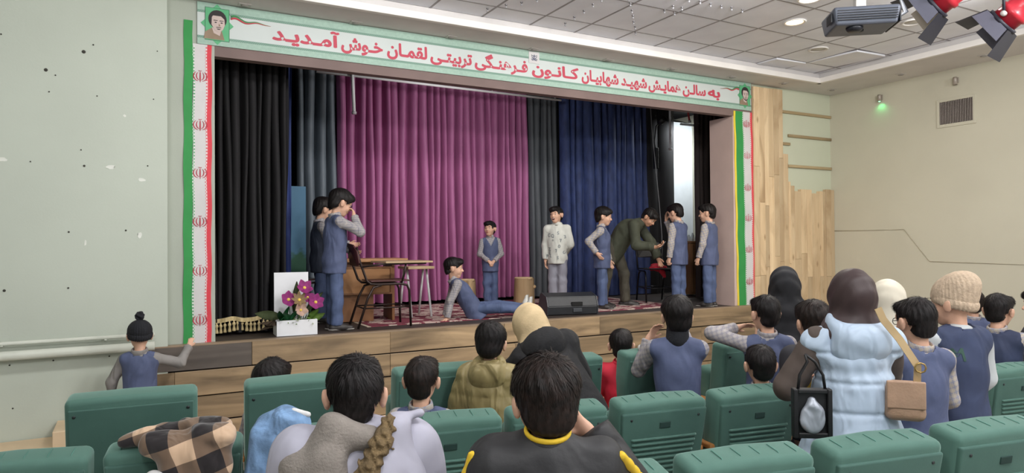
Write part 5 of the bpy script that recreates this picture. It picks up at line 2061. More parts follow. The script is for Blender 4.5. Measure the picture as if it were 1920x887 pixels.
# ------------------------------------------------------------------ garments
def g_shirt(c, name, mat, infl=.006, collar=True, sleeve=1.0, sl=(.033, .0285, .0235), wr=.004, hem=-.06, collar_mat=None, cw=1.0):
    H = c['H']
    P = c['torso'](.97, .97)
    cuts = []
    for s in (1, -1):
        P += c['arm'](s, *sl, upto=sleeve, flat=True)
    cuts.append(plane(c['TP'](0, 0, hem * H), c['Rt'] @ np.array([0, 0, -1.0])))
    v, f_ = sdf_mesh(P, c['vox'], infl, cuts, lambda Q: wrinkle(Q, wr, 30, c['seed']))
    o = obj(name, mesh_np(name, v, f_), mat, c['t'])
    for s in (1, -1):
        a, e, w, f = c['arms'][s]
        x = np.cross(f, [0.3, .2, .9]); x = unit(x); y = np.cross(f, x)
        Rm = np.stack([x, y, f], 1)
        v, f_ = sdf_mesh([tor(e + (w - e) * sleeve - f * .014, Rm, (sl[2] * H + infl) * .86, .008, 1.7)], .006)
        obj('cuff', mesh_np('cuff', v, f_), mat, o)
    if collar:
        Rm = c['Rc'] @ rot('X', 16)
        s_h = c['s_h']
        P = [tor(c['nk'] + c['Rc'] @ np.array([0, -.004, .004]), Rm, .051 * s_h * cw, .0085, 3.1)]
        v, f_ = sdf_mesh(P, .006, 0, (lambda Q: .012 - (np.abs(((Q - c['nk']) @ c['Rc'])[..., 0]) + np.maximum(-((Q - c['nk']) @ c['Rc'])[..., 1], 0) * 3),))
        obj('collar', mesh_np('collar', v, f_), collar_mat or mat, o)
    return o


def g_vest(c, name, mat, infl=.015, hem=-.1, vneck=True, wr=.005, flare=1.08, w=1.0, d=1.04):
    H = c['H']
    b = c['bulk']
    P = c['torso'](w, d)
    P.append(cap(c['TP'](0, 0, hem * H - .05), c['TC'](0, 0, .2 * H), .086 * H * b * flare, .078 * H * b, .04, c['Rt'][:, 1], 1.18))
    cuts = [plane(c['TP'](0, 0, hem * H), c['Rt'] @ np.array([0, 0, -1.0]))]
    if vneck:
        def vn(Q):
            q = (Q - c['mid']) @ c['Rc']
            return np.minimum(q[..., 1] - .0, q[..., 2] + .13 * H - .215 * H - 1.9 * np.abs(q[..., 0]))
        cuts.append(vn)

    def neckhole(Q):
        q = (Q - c['nk']) @ c['Rc']
        return .062 * c['s_h'] - np.sqrt(q[..., 0] ** 2 + q[..., 1] ** 2 + (q[..., 2] * .6) ** 2)
    cuts.append(neckhole)
    v, f_ = sdf_mesh(P, c['vox'], infl, cuts, lambda Q: wrinkle(Q, wr, 24, c['seed'] + 2))
    return obj(name, mesh_np(name, v, f_), mat, c['t'])


def g_trousers(c, name, mat, infl=.006, r=(.0465, .042, .039), wr=.007):
    H = c['H']
    P = [elp(c['TP'](0, -.004, -.01), (.082 * H * c['bulk'], .064 * H * c['bulk'], .07 * H), c['Rt'], .05)]
    cuts = []
    for s in (1, -1):
        P += c['leg'](s, *r)
        h0, k0, a0 = c['legs'][s]
        n0 = unit(a0 - k0)

        def cf(Q, p0=a0 + n0 * .012, n0=n0):
            near = np.linalg.norm(Q - p0, axis=-1) - .16
            return np.where(near < 0, (Q - p0) @ n0, -1)
        cuts.append(cf)
    v, f_ = sdf_mesh(P, c['vox'], infl, cuts, lambda Q: wrinkle(Q, wr, 26, c['seed'] + 5, .7))
    return obj(name, mesh_np(name, v, f_), mat, c['t'])


def g_jacket(c, name, mat, infl=.018, hem=-.09, sl=(.034, .031, .027), wr=.006, quilt=0.0, qh=.075, flare=1.1, sleeve=.98, collar=True, cmat=None, cinch=0.0, long_=None, w=1.0, d=1.05,
             sleeves=True, freq=22, lt=-.03, lr=.11, cz=.05, qp=.6):
    H = c['H']
    b = c['bulk']
    P = c['torso'](w, d)
    P.append(cap(c['TP'](0, 0, hem * H - .05), c['TC'](0, 0, .2 * H), .084 * H * b * flare, .078 * H * b, .04, c['Rt'][:, 1], 1.12))
    if long_:
        P.append(cap(c['TP'](0, 0, lt * H), c['hip'] + np.array([0, 0, -long_ * H - .05]), .07 * H * b, lr * H * b, .06, c['Rt'][:, 1], 1.15))
    cuts = []
    if not sleeves:
        for s in (1, -1):
            a, e, w_, f = c['arms'][s]
            P.append(cap(a, a + (e - a) * .06, .02 * H, .021 * H, .05))
    if sleeves:
        for s in (1, -1):
            P += c['arm'](s, *sl, upto=sleeve, flat=True)
    hp = c['TP'](0, 0, hem * H) if not long_ else c['hip'] + np.array([0, 0, -long_ * H])
    hn = c['Rt'] @ np.array([0, 0, -1.0]) if not long_ else np.array([0, 0, -1.0])
    cuts.append(plane(hp, hn))

    def neckhole(Q):
        q = (Q - c['nk']) @ c['Rc']
        return .05 * c['s_h'] - np.sqrt(q[..., 0] ** 2 + q[..., 1] ** 2 + (q[..., 2] * .5) ** 2)
    cuts.append(neckhole)

    def disp(Q):
        d_ = wrinkle(Q, wr, freq, c['seed'] + 3)
        if quilt:
            q = (Q - c['hip']) @ c['Rt']
            if qp < .5:         # stitched seams: narrow grooves round the body
                dz = np.abs((q[..., 2] / qh) - np.round(q[..., 2] / qh)) * qh
                d_ = d_ + quilt * np.exp(-(dz / .011) ** 2) + quilt * .25 * np.sin(np.arctan2(q[..., 0], q[..., 1]) * 15 + 3 * np.sin(q[..., 2] * 9))
            else:
                d_ = d_ - quilt * (np.abs(np.sin(math.pi * q[..., 2] / qh)) ** qp - .5)
        if cinch:
            q = (Q - c['hip']) @ c['Rt']
            d_ = d_ + cinch * np.exp(-((q[..., 2] - cz * H) / .03) ** 2)
        return d_
    v, f_ = sdf_mesh(P, c['vox'], infl, cuts, disp)
    o = obj(name, mesh_np(name, v, f_), mat, c['t'])
    if collar:
        Rm = c['Rc'] @ rot('X', 14)
        v, f_ = sdf_mesh([tor(c['nk'] + c['Rc'] @ np.array([0, -.005, .0]), Rm, .055 * c['s_h'], .012, 2.2)], .007)
        obj('collar', mesh_np('collar', v, f_), cmat or mat, o)
    return o


def g_hood(c, name, mat, size=1.0, wr=.004, back=-.075, drop=-.02, hole_=True):
    """a hood lying on the shoulders behind the neck"""
    Rm = c['Rc'] @ rot('X', 32)
    s = c['s_h'] * size
    ce = c['nk'] + c['Rc'] @ np.array([0, -.03, .0])
    P = [tor(ce, Rm, .075 * s, .03 * s, 1.1, .02), elp(c['nk'] + c['Rc'] @ np.array([0, back * size, drop - .03]), np.array([.105, .05, .085]) * s, c['Rc'] @ rot('X', 15), .05)]

    def hole(Q):
        q = (Q - ce) @ Rm
        return .047 * s - np.sqrt(q[..., 0] ** 2 + q[..., 1] ** 2 + np.minimum(q[..., 2] + .03, 0) ** 2 * 2)
    v, f_ = sdf_mesh(P, .009, 0, (hole,) if hole_ else (), lambda Q: wrinkle(Q, wr, 28, c['seed'] + 7))
    return obj(name, mesh_np(name, v, f_), mat, c['t'])


def hw_beanie(mat, pom=None, tall=0.0, ribs=40, fold=True, slouch=0.0):
    def f(c):
        W, Rh, s = c['W'], c['Rh'], c['s_h']
        P = [elp(W(0, -.012, .04), np.array([.088, .105, .09 + tall]) * s, Rh, .02)]
        if slouch:
            P.append(elp(W(0, -.06, .1), np.array([.066, .07, .062]) * s, Rh, .05))

        def disp(Q):
            q = (Q - c['hc']) @ Rh
            return .0016 * np.sin(np.arctan2(q[..., 0], q[..., 1]) * ribs)
        v, f_ = sdf_mesh(P, .005 * s, 0, (plane(W(0, 0, .0), Rh @ np.array([0, .35, -1.0])),), disp)
        o = obj('beanie', mesh_np('beanie', v, f_), mat, c['t'])
        if fold:
            Rm = Rh @ rot('X', 19)
            v, f_ = sdf_mesh([tor(W(0, -.012, .013), Rm, .08 * s, .011 * s, 2.2, 0, .86)], .005 * s, 0, (), disp)
            obj('beanie_brim', mesh_np('beanie_brim', v, f_), mat, o)
        if pom:
            rs = random.Random(3)
            v, f_ = sdf_mesh([elp(W(.0, -.02, .155), np.array([.035, .035, .035]) * s, Rh, 0)], .005, 0, (), lambda Q: wrinkle(Q, .006, 130, 1))
            obj('pompom', mesh_np('pompom', v, f_), pom, o)
    return f


def hw_hijab(mat, drape=.20, width=1.0, cape=None, capew=None, wr=.004, rough=1.0, cover=1.0):
    """headscarf: a snug hood, neck wrap and a cape over the shoulders, open at the face"""
    def f(c):
        W, Rh, Rc, s, H = c['W'], c['Rh'], c['Rc'], c['s_h'], c['H']
        P = [elp(W(0, -.018, .025), np.array([.096, .116, .122]) * s * width, Rh, .03), cap(W(0, -.02, -.03), c['nk'] + Rc @ np.array([0, -.01, -.04]), .086 * s * width, .095 * s, .06)]
        if drape:
            P.append(cap(c['nk'] + Rc @ np.array([-.05, 0, -.03]), c['nk'] + Rc @ np.array([.05, 0, -.03]), .085 * s, .085 * s, .06))
            P.append(elp(c['nk'] + Rc @ np.array([0, -.01, -drape * .5]), (.13 * s, .1 * s, drape * .7), Rc, .06))
        if cape:
            P.append(cap(c['sh'][1] * .9 + c['sh'][-1] * .1 + np.array([0, 0, .0]), c['sh'][1] * .1 + c['sh'][-1] * .9, .075 * s, .075 * s, .06))
            P.append(cap(c['mid'], c['hip'] + np.array([0, 0, -cape]), capew or .17, (capew or .17) * 1.35, .08, np.array([0, 1.0, 0]), 1.25))
        face = W(0, .105, -.005)
        cuts = [lambda Q: 1 - np.linalg.norm(((Q - face) @ Rh) / (np.array([.06, .07, .085]) * s), axis=-1)] if cover else []
        cuts = [(lambda Q, g=cuts[0]: g(Q) * .06)] if cuts else []
        if cape: cuts.append(plane(c['hip'] + np.array([0, 0, -cape]), (0, 0, -1)))

        def disp(Q):
            q = (Q - c['hc']) @ Rh
            return wrinkle(Q, wr, 20, c['seed'] + 1) + .5 * wr * np.sin(60 * (q[..., 2] + q[..., 1] * 1.2))
        v, f_ = sdf_mesh(P, .009, 0, cuts, disp)
        obj('headscarf' if not cape else 'chador', mesh_np('headscarf', v, f_), mat, c['t'])
    return f

# ================================================================== the cast
def spot(px, d):
    p = onD(px, 458, d)
    return float(p[0]), float(p[1])


def feet(px, py):
    p = onZ(px, py, ZS)
    return float(p[0]), float(p[1])


def ztop(px, py, d):
    return float(onD(px, py, d)[2])


def sit_hip(H, top, hs=1.0, nl=.032):
    s = hs * (.5 + .5 * H / 1.35)
    return top - (.325 * H + nl + .205 * s)


SIT = dict(RL=((.12, 1, -.12), (.05, -.1, -1)), LL=((-.12, 1, -.12), (-.05, -.1, -1)), R=((.38, .15, -.9), (-.1, .95, -.3)), L=((-.38, .15, -.9), (.1, .95, -.3)))


def uniform(vn=True, sh=None, vest=None, hem=-.1):
    return [('shirt', sh or m_plaid, g_shirt, {}), ('vest', vest or m_vest, g_vest, dict(vneck=vn, hem=hem)), ('trousers', m_trou, g_trousers, {})]


UPPER = lambda sh=None: [('shirt', sh or m_plaid, g_shirt, {}), ('vest', m_vest, g_vest, dict(vneck=True)), ('trousers', m_trou, g_trousers, {})]
GS, GA = 'schoolboys on the stage', 'children in the audience'

# ---- on the stage
x, y = feet(628, 618)
person('boy with glasses in navy vest touching his mouth beside the flower planter', x, y, ZS, 72, 1.37,
       dict(R=((.3, .85, -.5), (-.5, -.12, .75)), head=(0, 20, 0), lean=2, L=((-.3, .1, -1), (.5, .8, -.35)), handR=((-.5, .1, .8), (-.7, -.6, .2)), curl={1: 45}), uniform(), 'thick', glasses=True, group=GS, hs=1.12, shoes=m_shoe)
x, y = feet(604, 605)
person('boy standing half hidden behind the boy with glasses near the desk', x, y + .05, ZS, 85, 1.33, dict(R=((.15, .45, -.85), (.0, .25, -1)), head=(10, 15, 0), L=((-.1, .6, -.75), (.2, 1, -.1))),
       uniform(vest=M('vest_dark', '#2f3646', .75, .1, fold=0.6, fscale=6)), 'thick', group=GS, hs=1.1, shoes=m_shoe)
x, y = feet(888, 597)
person('boy in navy vest sitting on the carpet leaning back on his hands', x, y, ZS + .003, 82, 1.28,
       dict(hipz=.1, lean=-33, RL=((.12, 1, .06), (.0, 1, -.1)), LL=((-.12, 1, .1), (.05, 1, -.12)), R=((.15, -.42, -.9), (.1, -.2, -1)), L=((-.15, -.3, -.9), (-.05, -.25, -1)),
            headabs=(-8, 4, 0), handR=((.2, -.7, -.2), (0, 0, -1)), handL=((-.2, -.7, -.2), (0, 0, -1)), curl={1: 8, -1: 8}), uniform(), 'short', group=GS, hs=1.1, shoes=m_sneak, stand=False)
x, y = feet(920, 571)
person('small boy in navy vest with hands clasped before the purple curtain', x, y, ZS + .003, 172, 1.12,
       dict(R=((.22, .12, -1), (-.72, .5, -.62)), L=((-.22, .12, -1), (.72, .5, -.62)), head=(-32, -4, 0), handR=((-.6, .3, -.8), (.2, -1, 0)), handL=((.6, .3, -.8), (-.2, -1, 0)), curl={1: 40, -1: 40}),
       uniform(), 'fringe', group=GS, shoes=m_shoe, hs=1.06)
m_sweat = M('sweater_white', '#c9c9c1', .85, .05, 10, fold=.5, fscale=7)


def print_sweater(c):
    it = [('S', 315, 380, 8), ('Q', 238, 420, 0), ('C', 182, 405, -10), ('*', 245, 478, 0), ('7', 350, 482, 6), ('0', 330, 560, -6), ('Z', 188, 597, 5), ('7', 290, 620, 10), ('E', 190, 650, 0), ('L', 212, 688, -8),
          ('0', 388, 642, 0), ('P', 152, 692, 5), ('S', 310, 715, -4), ('3', 400, 430, 6)]
    wrap_glyphs(c, ('sweater',), [(g_, -(px - 277) * .00096, .576 + (800 - py) * .00096, r_) for g_, px, py, r_ in it], .058, M('print_grey', '#83888a', .8))


x, y = feet(1046, 577)
person('laughing boy in white printed sweater and grey trousers', x, y, ZS + .003, -166, 1.31,
       dict(R=((.12, .0, -1), (.0, .12, -1)), L=((-.15, -.25, -1), (.55, -.6, -.6)), head=(-14, -3, 4)), [('sweater', m_sweat, g_jacket, dict(infl=.012, hem=-.07, sl=(.034, .031, .027), collar=True, flare=1.06)),
       ('trousers', M('trousers_grey', '#8b8a94', .8, .08, fold=0.6, fscale=6), g_trousers, dict(r=(.049, .046, .044)))], 'fringe', smile=True, group=GS, shoes=m_sneak, hs=1.02, extra=print_sweater)
x, y = feet(1130, 579)
person('boy in navy vest with hand on hip beside the bending man', x, y, ZS + .003, 98, 1.27,
       dict(R=((.3, -.8, -.7), (.05, .62, -.85)), L=((-.15, .1, -1), (-.1, .3, -1)), head=(4, 8, 0), handR=((-.3, .6, -.8), (-.9, .2, 0)), curl={1: 15}), uniform(sh=m_plaid2), 'thick', group=GS, hs=1.05, shoes=m_shoe)
m_olive = M('jacket_olive', '#3e4133', .8, .12, 8, sheen=.1, fold=0.7, fscale=6)
x, y = feet(1160, 574)


def phone_extra(c):
    a, e, w, f = c['arms'][1]
    p = w + f * .1 + np.array([0, .0, .03])
    o = obj('phone', B(-.035, .035, -.005, .005, -.07, .07, .004), M('phone_black', '#15171b', .25), c['t'], tuple(p), (R(-35), 0, R(20)))
    obj('phone_screen', B(-.031, .031, .0052, .006, -.063, .063), M('phone_screen', '#3b4650', .15), o)


person('man in olive jacket bending over a chair with a phone in his hand', x, y, ZS + .003, 104, 1.60,
       dict(lean=30, hunch=34, hipz=.79, hy=-.06, RL=((.1, -.2, -1), (.05, -.16, -1)), LL=((-.12, .3, -1), (-.05, .02, -1)), R=((.12, .12, -1), (-.15, 1, -.12)), L=((-.1, .55, -.85), (-.05, .4, -.95)),
            headabs=(-12, 46, 0), handR=((-.2, 1, .1), (0, 0, 1)), curl={1: 45, -1: 40}),
       [('shirt', M('shirt_dark', '#4a4a42', .8), g_shirt, {}), ('jacket', m_olive, g_jacket, dict(infl=.016, hem=-.12, sl=(.034, .031, .026))), ('trousers', M('trousers_olive', '#474338', .8, .1, fold=0.6, fscale=6), g_trousers, dict(r=(.052, .042, .037)))],
       'short', skin='warm', shoes=m_shoe, extra=phone_extra, hs=.98)
x, y = feet(1273, 574)
person('boy in navy vest hiding his face with a hand beside the red cloth chair', x, y, ZS, -58, 1.34,
       dict(R=((.1, .85, -.4), (-.35, .2, .9)), L=((-.18, .0, -1), (-.08, .1, -1)), head=(0, 14, 0), handR=((-.3, -.1, .9), (0, -1, 0)), curl={1: 15, -1: 60}), uniform(sh=m_plaid2), 'short', group=GS, hs=1.08, shoes=m_shoe)
x, y = feet(1331, 574)
person('boy in navy vest looking on beside the pale pink jamb', x, y, ZS, -66, 1.32,
       dict(R=((.15, .1, -1), (.0, .3, -1)), L=((-.2, .05, -1), (-.05, .3, -1)), head=(14, 4, 0), curl={-1: 40}), uniform(sh=m_plaid2), 'short', group=GS, hs=1.1, shoes=m_shoe)

# ---- along the front row
x, y = spot(262, 5.32)
m_blackknit = M('knit_black', '#15161c', .9, .2, 30, bump=.3, bscale=120)
person('child in black pompom beanie holding on to the stage edge', x, y, 0, 12, 1.13,
       dict(R=((.85, .42, -.35), (.3, .7, .75)), L=((-.45, .1, -.9), (-.15, .3, -.95)), head=(18, 4, 0), handR=((.15, .6, .75), (-.2, .8, -.5)), curl={1: 30}), uniform(sh=M('shirt_grey', '#84807d', .8, .1, fold=0.6, fscale=7)), None,
       headwear=hw_beanie(m_blackknit, m_blackknit), group=GA, hs=1.08, shoes=m_shoe)
x, y = spot(508, 3.98)
person('dark-haired child sunk in a front row seat, only the head showing', x, y, 0, 25, 1.2, dict(SIT, hipz=sit_hip(1.2, ztop(508, 677, 3.98), 1.2)), UPPER(), 'thick', group=GA, hs=1.2, shoes=m_shoe)
x, y = spot(788, 3.42)
person('boy with plaid collar and navy vest sitting in the second row', x, y, 0, 12, 1.24, dict(SIT, hipz=sit_hip(1.24, ztop(788, 670, 3.42), 1.08)), UPPER(m_plaid2), 'short', hairmat=m_hairb, group=GA, hs=1.08, shoes=m_shoe)
m_khaki = M('puffer_khaki', '#8d7f55', .5, .12, 8, sheen=.1, fold=0.9, fscale=9)
x, y = spot(918, 3.92)
person('boy in shiny khaki puffer jacket between the first two rows', x, y, 0, 14, 1.27, dict(head=(2, 8, 0), R=((.25, .1, -1), (.1, .6, -.8)), L=((-.3, .1, -1), (-.05, .6, -.8))),
       [('jacket', m_khaki, g_jacket, dict(infl=.03, hem=-.1, sl=(.036, .033, .028), quilt=.006, qh=.085, wr=.009)), ('hood', m_khaki, g_hood, dict(size=1.02)), ('trousers', m_trou, g_trousers, {})],
       'thick', group=GA, hs=1.02, shoes=m_shoe)
m_blackcoat = M('coat_black', '#121215', .85, .25, 20, bump=.25, bscale=60, sheen=.15, fold=0.6, fscale=5)
m_beige = M('knit_beige', '#c4ad87', .85, .08, 20, bump=.2, bscale=100)
x, y = spot(1082, 4.0)
person('woman in beige hood and black coat leaning over to the khaki jacket', x, y, 0, -14, 1.48,
       dict(lean=30, side=-24, R=((.35, .3, -.85), (-.3, .8, -.4)), L=((-.35, .5, -.75), (.2, .8, -.2)), headabs=(18, 28, -4)),
       [('coat', m_blackcoat, g_jacket, dict(infl=.04, hem=-.16, sl=(.04, .037, .032), wr=.014, freq=18)), ('hood', m_blackcoat, g_hood, dict(size=1.25))], None,
       headwear=hw_hijab(m_beige, drape=.06, width=1.0), hs=1.0)
m_redsh = M('shirt_red', '#c01f36', .75, .1, 9, fold=0.7, fscale=7)
x, y = spot(1163, 4.72)
person('boy in red shirt sitting in the front row', x, y, 0, 2, 1.22, dict(SIT, hipz=sit_hip(1.22, ztop(1163, 617, 4.72), 1.05)), [('shirt', m_redsh, g_shirt, dict(infl=.02)), ('trousers', m_trou, g_trousers, {})],
       'short', group=GA, hs=1.05, shoes=m_shoe)
x, y = spot(1268, 4.22)
person('boy in navy vest kneeling up with raised hands between the front rows', x, y, 0, -4, 1.40,
       dict(R=((-.08, .9, -.42), (-.35, .15, .9)), L=((-.4, .6, -.7), (.3, .1, .9)), head=(6, -2, 0), handR=((-.5, .2, .8), (-.5, -.8, 0)), handL=((.5, .1, .85), (.5, -.8, 0)), curl={1: 30, -1: 30}),
       uniform(hem=-.12), 'thick', group=GA, hs=1.02, shoes=m_shoe, headwear=lambda c: obj('neck_warmer', mesh_np('neck_warmer', *sdf_mesh([cap(c['W'](0, -.025, -.045), c['nk'] + np.array([0, -.01, -.005]), .062 * c['s_h'], .068 * c['s_h'], .02)], .008)), m_blackknit, c['t']))
x, y = spot(1436, 4.55)
person('boy in navy vest shading his eyes with one arm behind a front row seat', x, y, 0, -14, 1.37,
       dict(L=((-.85, .1, .25), (.85, .45, .12)), R=((.45, .35, -.8), (.1, .9, -.25)), head=(14, 4, 0), handL=((.9, .3, .25), (.1, -.6, -.8)), curl={-1: 15}), uniform(), 'short', group=GA, hs=1.08, shoes=m_shoe)
m_chador = M('chador_black', '#16161b', .8, .2, 6, sheen=.1, fold=0.6, fscale=4)
x, y = spot(1470, 5.05)
person('woman in a black chador standing before the pine boards', x, y, 0, -8, 1.55, dict(), [], None, headwear=hw_hijab(m_chador, drape=.25, width=1.02, cape=.62, capew=.17, wr=.006), shoes=m_shoe)
x, y = spot(1424, 4.0)
person('boy with cropped hair sitting in the second row by the pale blue vest', x, y, 0, -16, 1.24, dict(SIT, hipz=sit_hip(1.24, ztop(1424, 647, 4.0), 1.08)), UPPER(), 'short', group=GA, hs=1.08, shoes=m_shoe)
x, y = spot(1522, 4.15)
person('child with brown hair half hidden by the pale blue vest', x, y, 0, -30, 1.36, dict(), [('coat', M('coat_dark', '#2a2a30', .8), g_jacket, {})], 'thick', hairmat=m_hairb, group=GA, hs=1.05, shoes=m_shoe)

# ---- woman in pale blue quilted vest
m_puff = M('puffer_pale_blue', '#aebfd2', .55, .05, 8, sheen=.1, fold=0.55, fscale=8)
m_scarf = M('scarf_brown', '#352525', .55, .12, 6, sheen=.2, fold=0.5, fscale=5)
m_sleeve = M('sleeve_brown', '#4d423c', .8, .1, 8, fold=0.5, fscale=6)
x, y = spot(1596, 3.3)
person('woman in pale blue quilted long vest and brown headscarf', x, y, 0, -22, 1.615,
       dict(L=((-.5, .1, -.85), (.55, .8, .05)), R=((.15, .45, -.9), (-.35, .9, -.1)), head=(14, 2, 0), curl={-1: 30, 1: 30}),
       [('sleeves', m_sleeve, g_shirt, dict(infl=.012, sl=(.034, .031, .026), collar=False)),
        ('long_vest', m_puff, g_jacket, dict(infl=.026, hem=.15, long_=.3, sleeves=False, quilt=.010, qh=.135, qp=.28, cinch=.016, cz=.2, flare=1.0, w=1.0, d=1.1, collar=False, wr=.008, lt=.19, lr=.205)),
        ('hood', m_puff, g_hood, dict(size=1.22, back=-.07, drop=-.055, wr=.004, hole_=False)), ('skirt', M('skirt_dark', '#2a2a31', .8), g_trousers, {})],
       None, headwear=hw_hijab(m_scarf, drape=.1, width=.95), shoes=m_shoe, vox=.0075, bulk=1.04)
m_cream = M('scarf_cream', '#d9d2c0', .8, .05, 8, fold=0.4, fscale=6)
x, y = spot(1664, 4.55)
person('woman in cream headscarf and pale coat beyond the quilted vest', x, y, 0, 5, 1.47, dict(), [('coat', M('coat_pale', '#c9c8c4', .7, .06, fold=0.6, fscale=6), g_jacket, dict(infl=.03, quilt=.008))], None,
       headwear=hw_hijab(m_cream, drape=.12, width=1.02), shoes=m_shoe)
x, y = spot(1720, 3.62)
person('boy with glasses and plaid sleeves standing beside the brown shoulder bag', x, y, 0, -38, 1.43,
       dict(L=((-.3, -.05, -1), (-.05, .45, -.9)), R=((.3, .2, -1), (-.1, .8, -.5)), head=(2, 6, 0)), uniform(sh=m_plaid2, hem=-.12), 'short', glasses=True, group=GA, hs=1.06, shoes=m_shoe, vox=.011)
m_knit = M('knit_oatmeal', '#b9a58e', .9, .12, 40, bump=.5, bscale=90)
m_vars = M('varsity_navy', '#323c58', .8, .1, 9, fold=0.6, fscale=6)
x, y = spot(1792, 3.95)


def varsity(c):
    wrap_glyphs(c, ('jacket', 'sleeves'), [('M', -.105, c['hip'][2] + .235 * c['H'], 0)], .1, M('letter_green', '#2e4a40', .8), -1, 'letter')


person('teenager in oatmeal knitted beanie and navy varsity jacket', x, y, 0, -46, 1.5,
       dict(head=(22, 4, 0), L=((-.25, .1, -1), (.1, .8, -.5)), R=((.25, .1, -1), (.0, .7, -.6))),
       [('sleeves', M('sleeve_pale_grey', '#b9bec0', .7), g_shirt, dict(infl=.016, sl=(.034, .03, .027), collar=False)), ('jacket', m_vars, g_vest, dict(infl=.03, vneck=False, hem=-.14)), ('trousers', m_trou, g_trousers, {})], None,
       headwear=hw_beanie(m_knit, None, .015, 34, True, 1.0), extra=varsity, group=GA, hs=1.1, shoes=m_shoe)
x, y = spot(1822, 5.7)
person('boy behind the knitted beanie looking towards the stage', x, y, 0, -20, 1.33, dict(), uniform(), 'short', hairmat=m_hairb, group=GA, hs=1.0, shoes=m_shoe)
x, y = spot(1868, 4.75)
person('boy in navy vest and tan plaid shirt seen from behind near the cream wall', x, y, 0, 14, 1.36,
       dict(L=((-.35, -.05, -1), (-.05, .3, -1)), R=((.55, .4, -.5), (.3, .7, .5)), head=(-8, 6, 0)), uniform(sh=m_plaid2, vest=M('vest_ink', '#2c3550', .75, .1, fold=0.6, fscale=6), hem=-.1), 'short', group=GA, hs=1.04, shoes=m_shoe)
x, y = spot(1950, 5.25)
person('child turned back to the others near the cream wall', x, y, 0, -105, 1.35, dict(R=((.2, .4, -.8), (-.2, .9, .1)), L=((-.2, .4, -.8), (.1, .9, .3))), [('dress', M('dress_spotted', '#30303a', .8, .5, 60), g_jacket, dict(long_=.2))],
       'thick', group=GA, hs=1.02, shoes=m_shoe)

# ---- the two nearest boys
m_coatg = M('coat_lilac_grey', '#a9a8b6', .75, .06, 8, fold=0.7, fscale=5)
m_fleece = M('fleece_grey', '#857e77', .95, .1, 30, bump=.4, bscale=150)
m_fur = M('fur_olive', '#6d5b3f', .95, .3, 40, bump=.8, bscale=90)


def fur_hood(c):
    """collar lining, wide lilac flap and the curled fur edge lying across the back"""
    Rc, nk = c['Rc'], c['nk']

    def Q(x, y, z): return nk + Rc @ np.array([x, y, z])
    v, f_ = sdf_mesh([cap(Q(-.14, -.03, -.07), Q(-.05, -.065, .012), .045, .045, .03), cap(Q(-.05, -.065, .012), Q(.04, -.07, -.005), .045, .036, .03), cap(Q(-.07, -.085, -.06), Q(-.03, -.115, -.28), .06, .06, .04),
                      cap(Q(-.13, -.06, -.09), Q(-.14, -.08, -.28), .052, .055, .04), cap(Q(-.14, -.03, -.07), Q(-.2, -.03, -.2), .042, .05, .04)], .008, 0, (), lambda P: wrinkle(P, .008, 34, 2))
    o = obj('fleece_lining', mesh_np('fleece_lining', v, f_), m_fleece, c['t'])
    pts = [Q(.1, -.07, .03), Q(.075, -.105, -.015), Q(.045, -.125, -.07), Q(.015, -.135, -.125), Q(-.02, -.14, -.18), Q(-.06, -.145, -.23), Q(-.11, -.145, -.28)]
    P = [cap(a, b_, .026, .029, .02) for a, b_ in zip(pts[:-1], pts[1:])]

    def curls(P_):
        q = (P_ - nk) @ Rc
        s = q[..., 2] * .75 - q[..., 0] * .5
        return .0045 * np.sin(s * 330 + 2 * np.sin(q[..., 0] * 160)) + .003 * np.sin(q[..., 0] * 240 + q[..., 2] * 120)
    v, f_ = sdf_mesh(P, .0055, 0, (), curls)
    obj('fur_trim', mesh_np('fur_trim', v, f_), m_fur, o)
    v, f_ = sdf_mesh([cap(Q(.115, -.055, .015), Q(.06, -.12, -.2), .04, .062, .03), cap(Q(.115, -.055, .015), Q(.155, -.075, -.2), .036, .06, .03), cap(Q(.10, -.05, .035), Q(.18, -.03, .045), .016, .01, .02)], .008, 0, (), lambda P: wrinkle(P, .009, 24, 5))
    obj('hood_flap', mesh_np('hood_flap', v, f_), m_coatg, c['t'])


x, y = spot(664, 1.95)
zt = ztop(664, 660, 1.95) - .012
person('boy with prominent ears in lilac grey coat with curly fur hood', x, y, 0, 4, 1.46, dict(hipz=sit_hip(1.46, zt, .94, .005), R=((.3, .2, -.95), (-.2, .9, -.3)), L=((-.3, .2, -.95), (.2, .9, -.3)), head=(0, 3, 0)),
       [('shirt', m_plaid2, g_shirt, dict(cw=1.15)), ('coat', m_coatg, g_jacket, dict(infl=.03, hem=-.1, sl=(.038, .035, .03), wr=.012, collar=False)), ('trousers', m_trou, g_trousers, {})],
       'short', group='nearest boys', hs=.94, vox=.009, neck_len=.005, extra=fur_hood, shoes=m_shoe)
m_blkj = M('jacket_black_nylon', '#1f1f21', .6, .15, 10, bump=.15, bscale=40, fold=0.7, fscale=5)
m_yel = M('trim_yellow', '#d9b52a', .7, .06)


def yellow_trim(c):
    Rc, nk = c['Rc'], c['nk']

    def Q(x, y, z): return nk + Rc @ np.array([x, y, z])
    b = bmesh.new()
    v, f_ = sdf_mesh([tor(Q(0, -.012, .026), Rc @ rot('X', 14), .058 * c['s_h'], .006, 1.3)], .004)
    obj('collar_edge', mesh_np('collar_edge', v, f_), m_yel, c['t'])
    for s in (1, -1):
        a, e, w, f = c['arms'][s]
        d_ = unit(e - a)
        out = unit(np.array([s * 1.0, -.35, .15]))
        P = [cap(a + out * .068 + d_ * t0, a + out * .067 + d_ * (t0 + .06), .013, .013, .01) for t0 in (-.03, .02, .07, .12, .17)]
        v, f_ = sdf_mesh(P, .006)
        obj('sleeve_stripe', mesh_np('sleeve_stripe', v, f_), m_yel, c['t'])


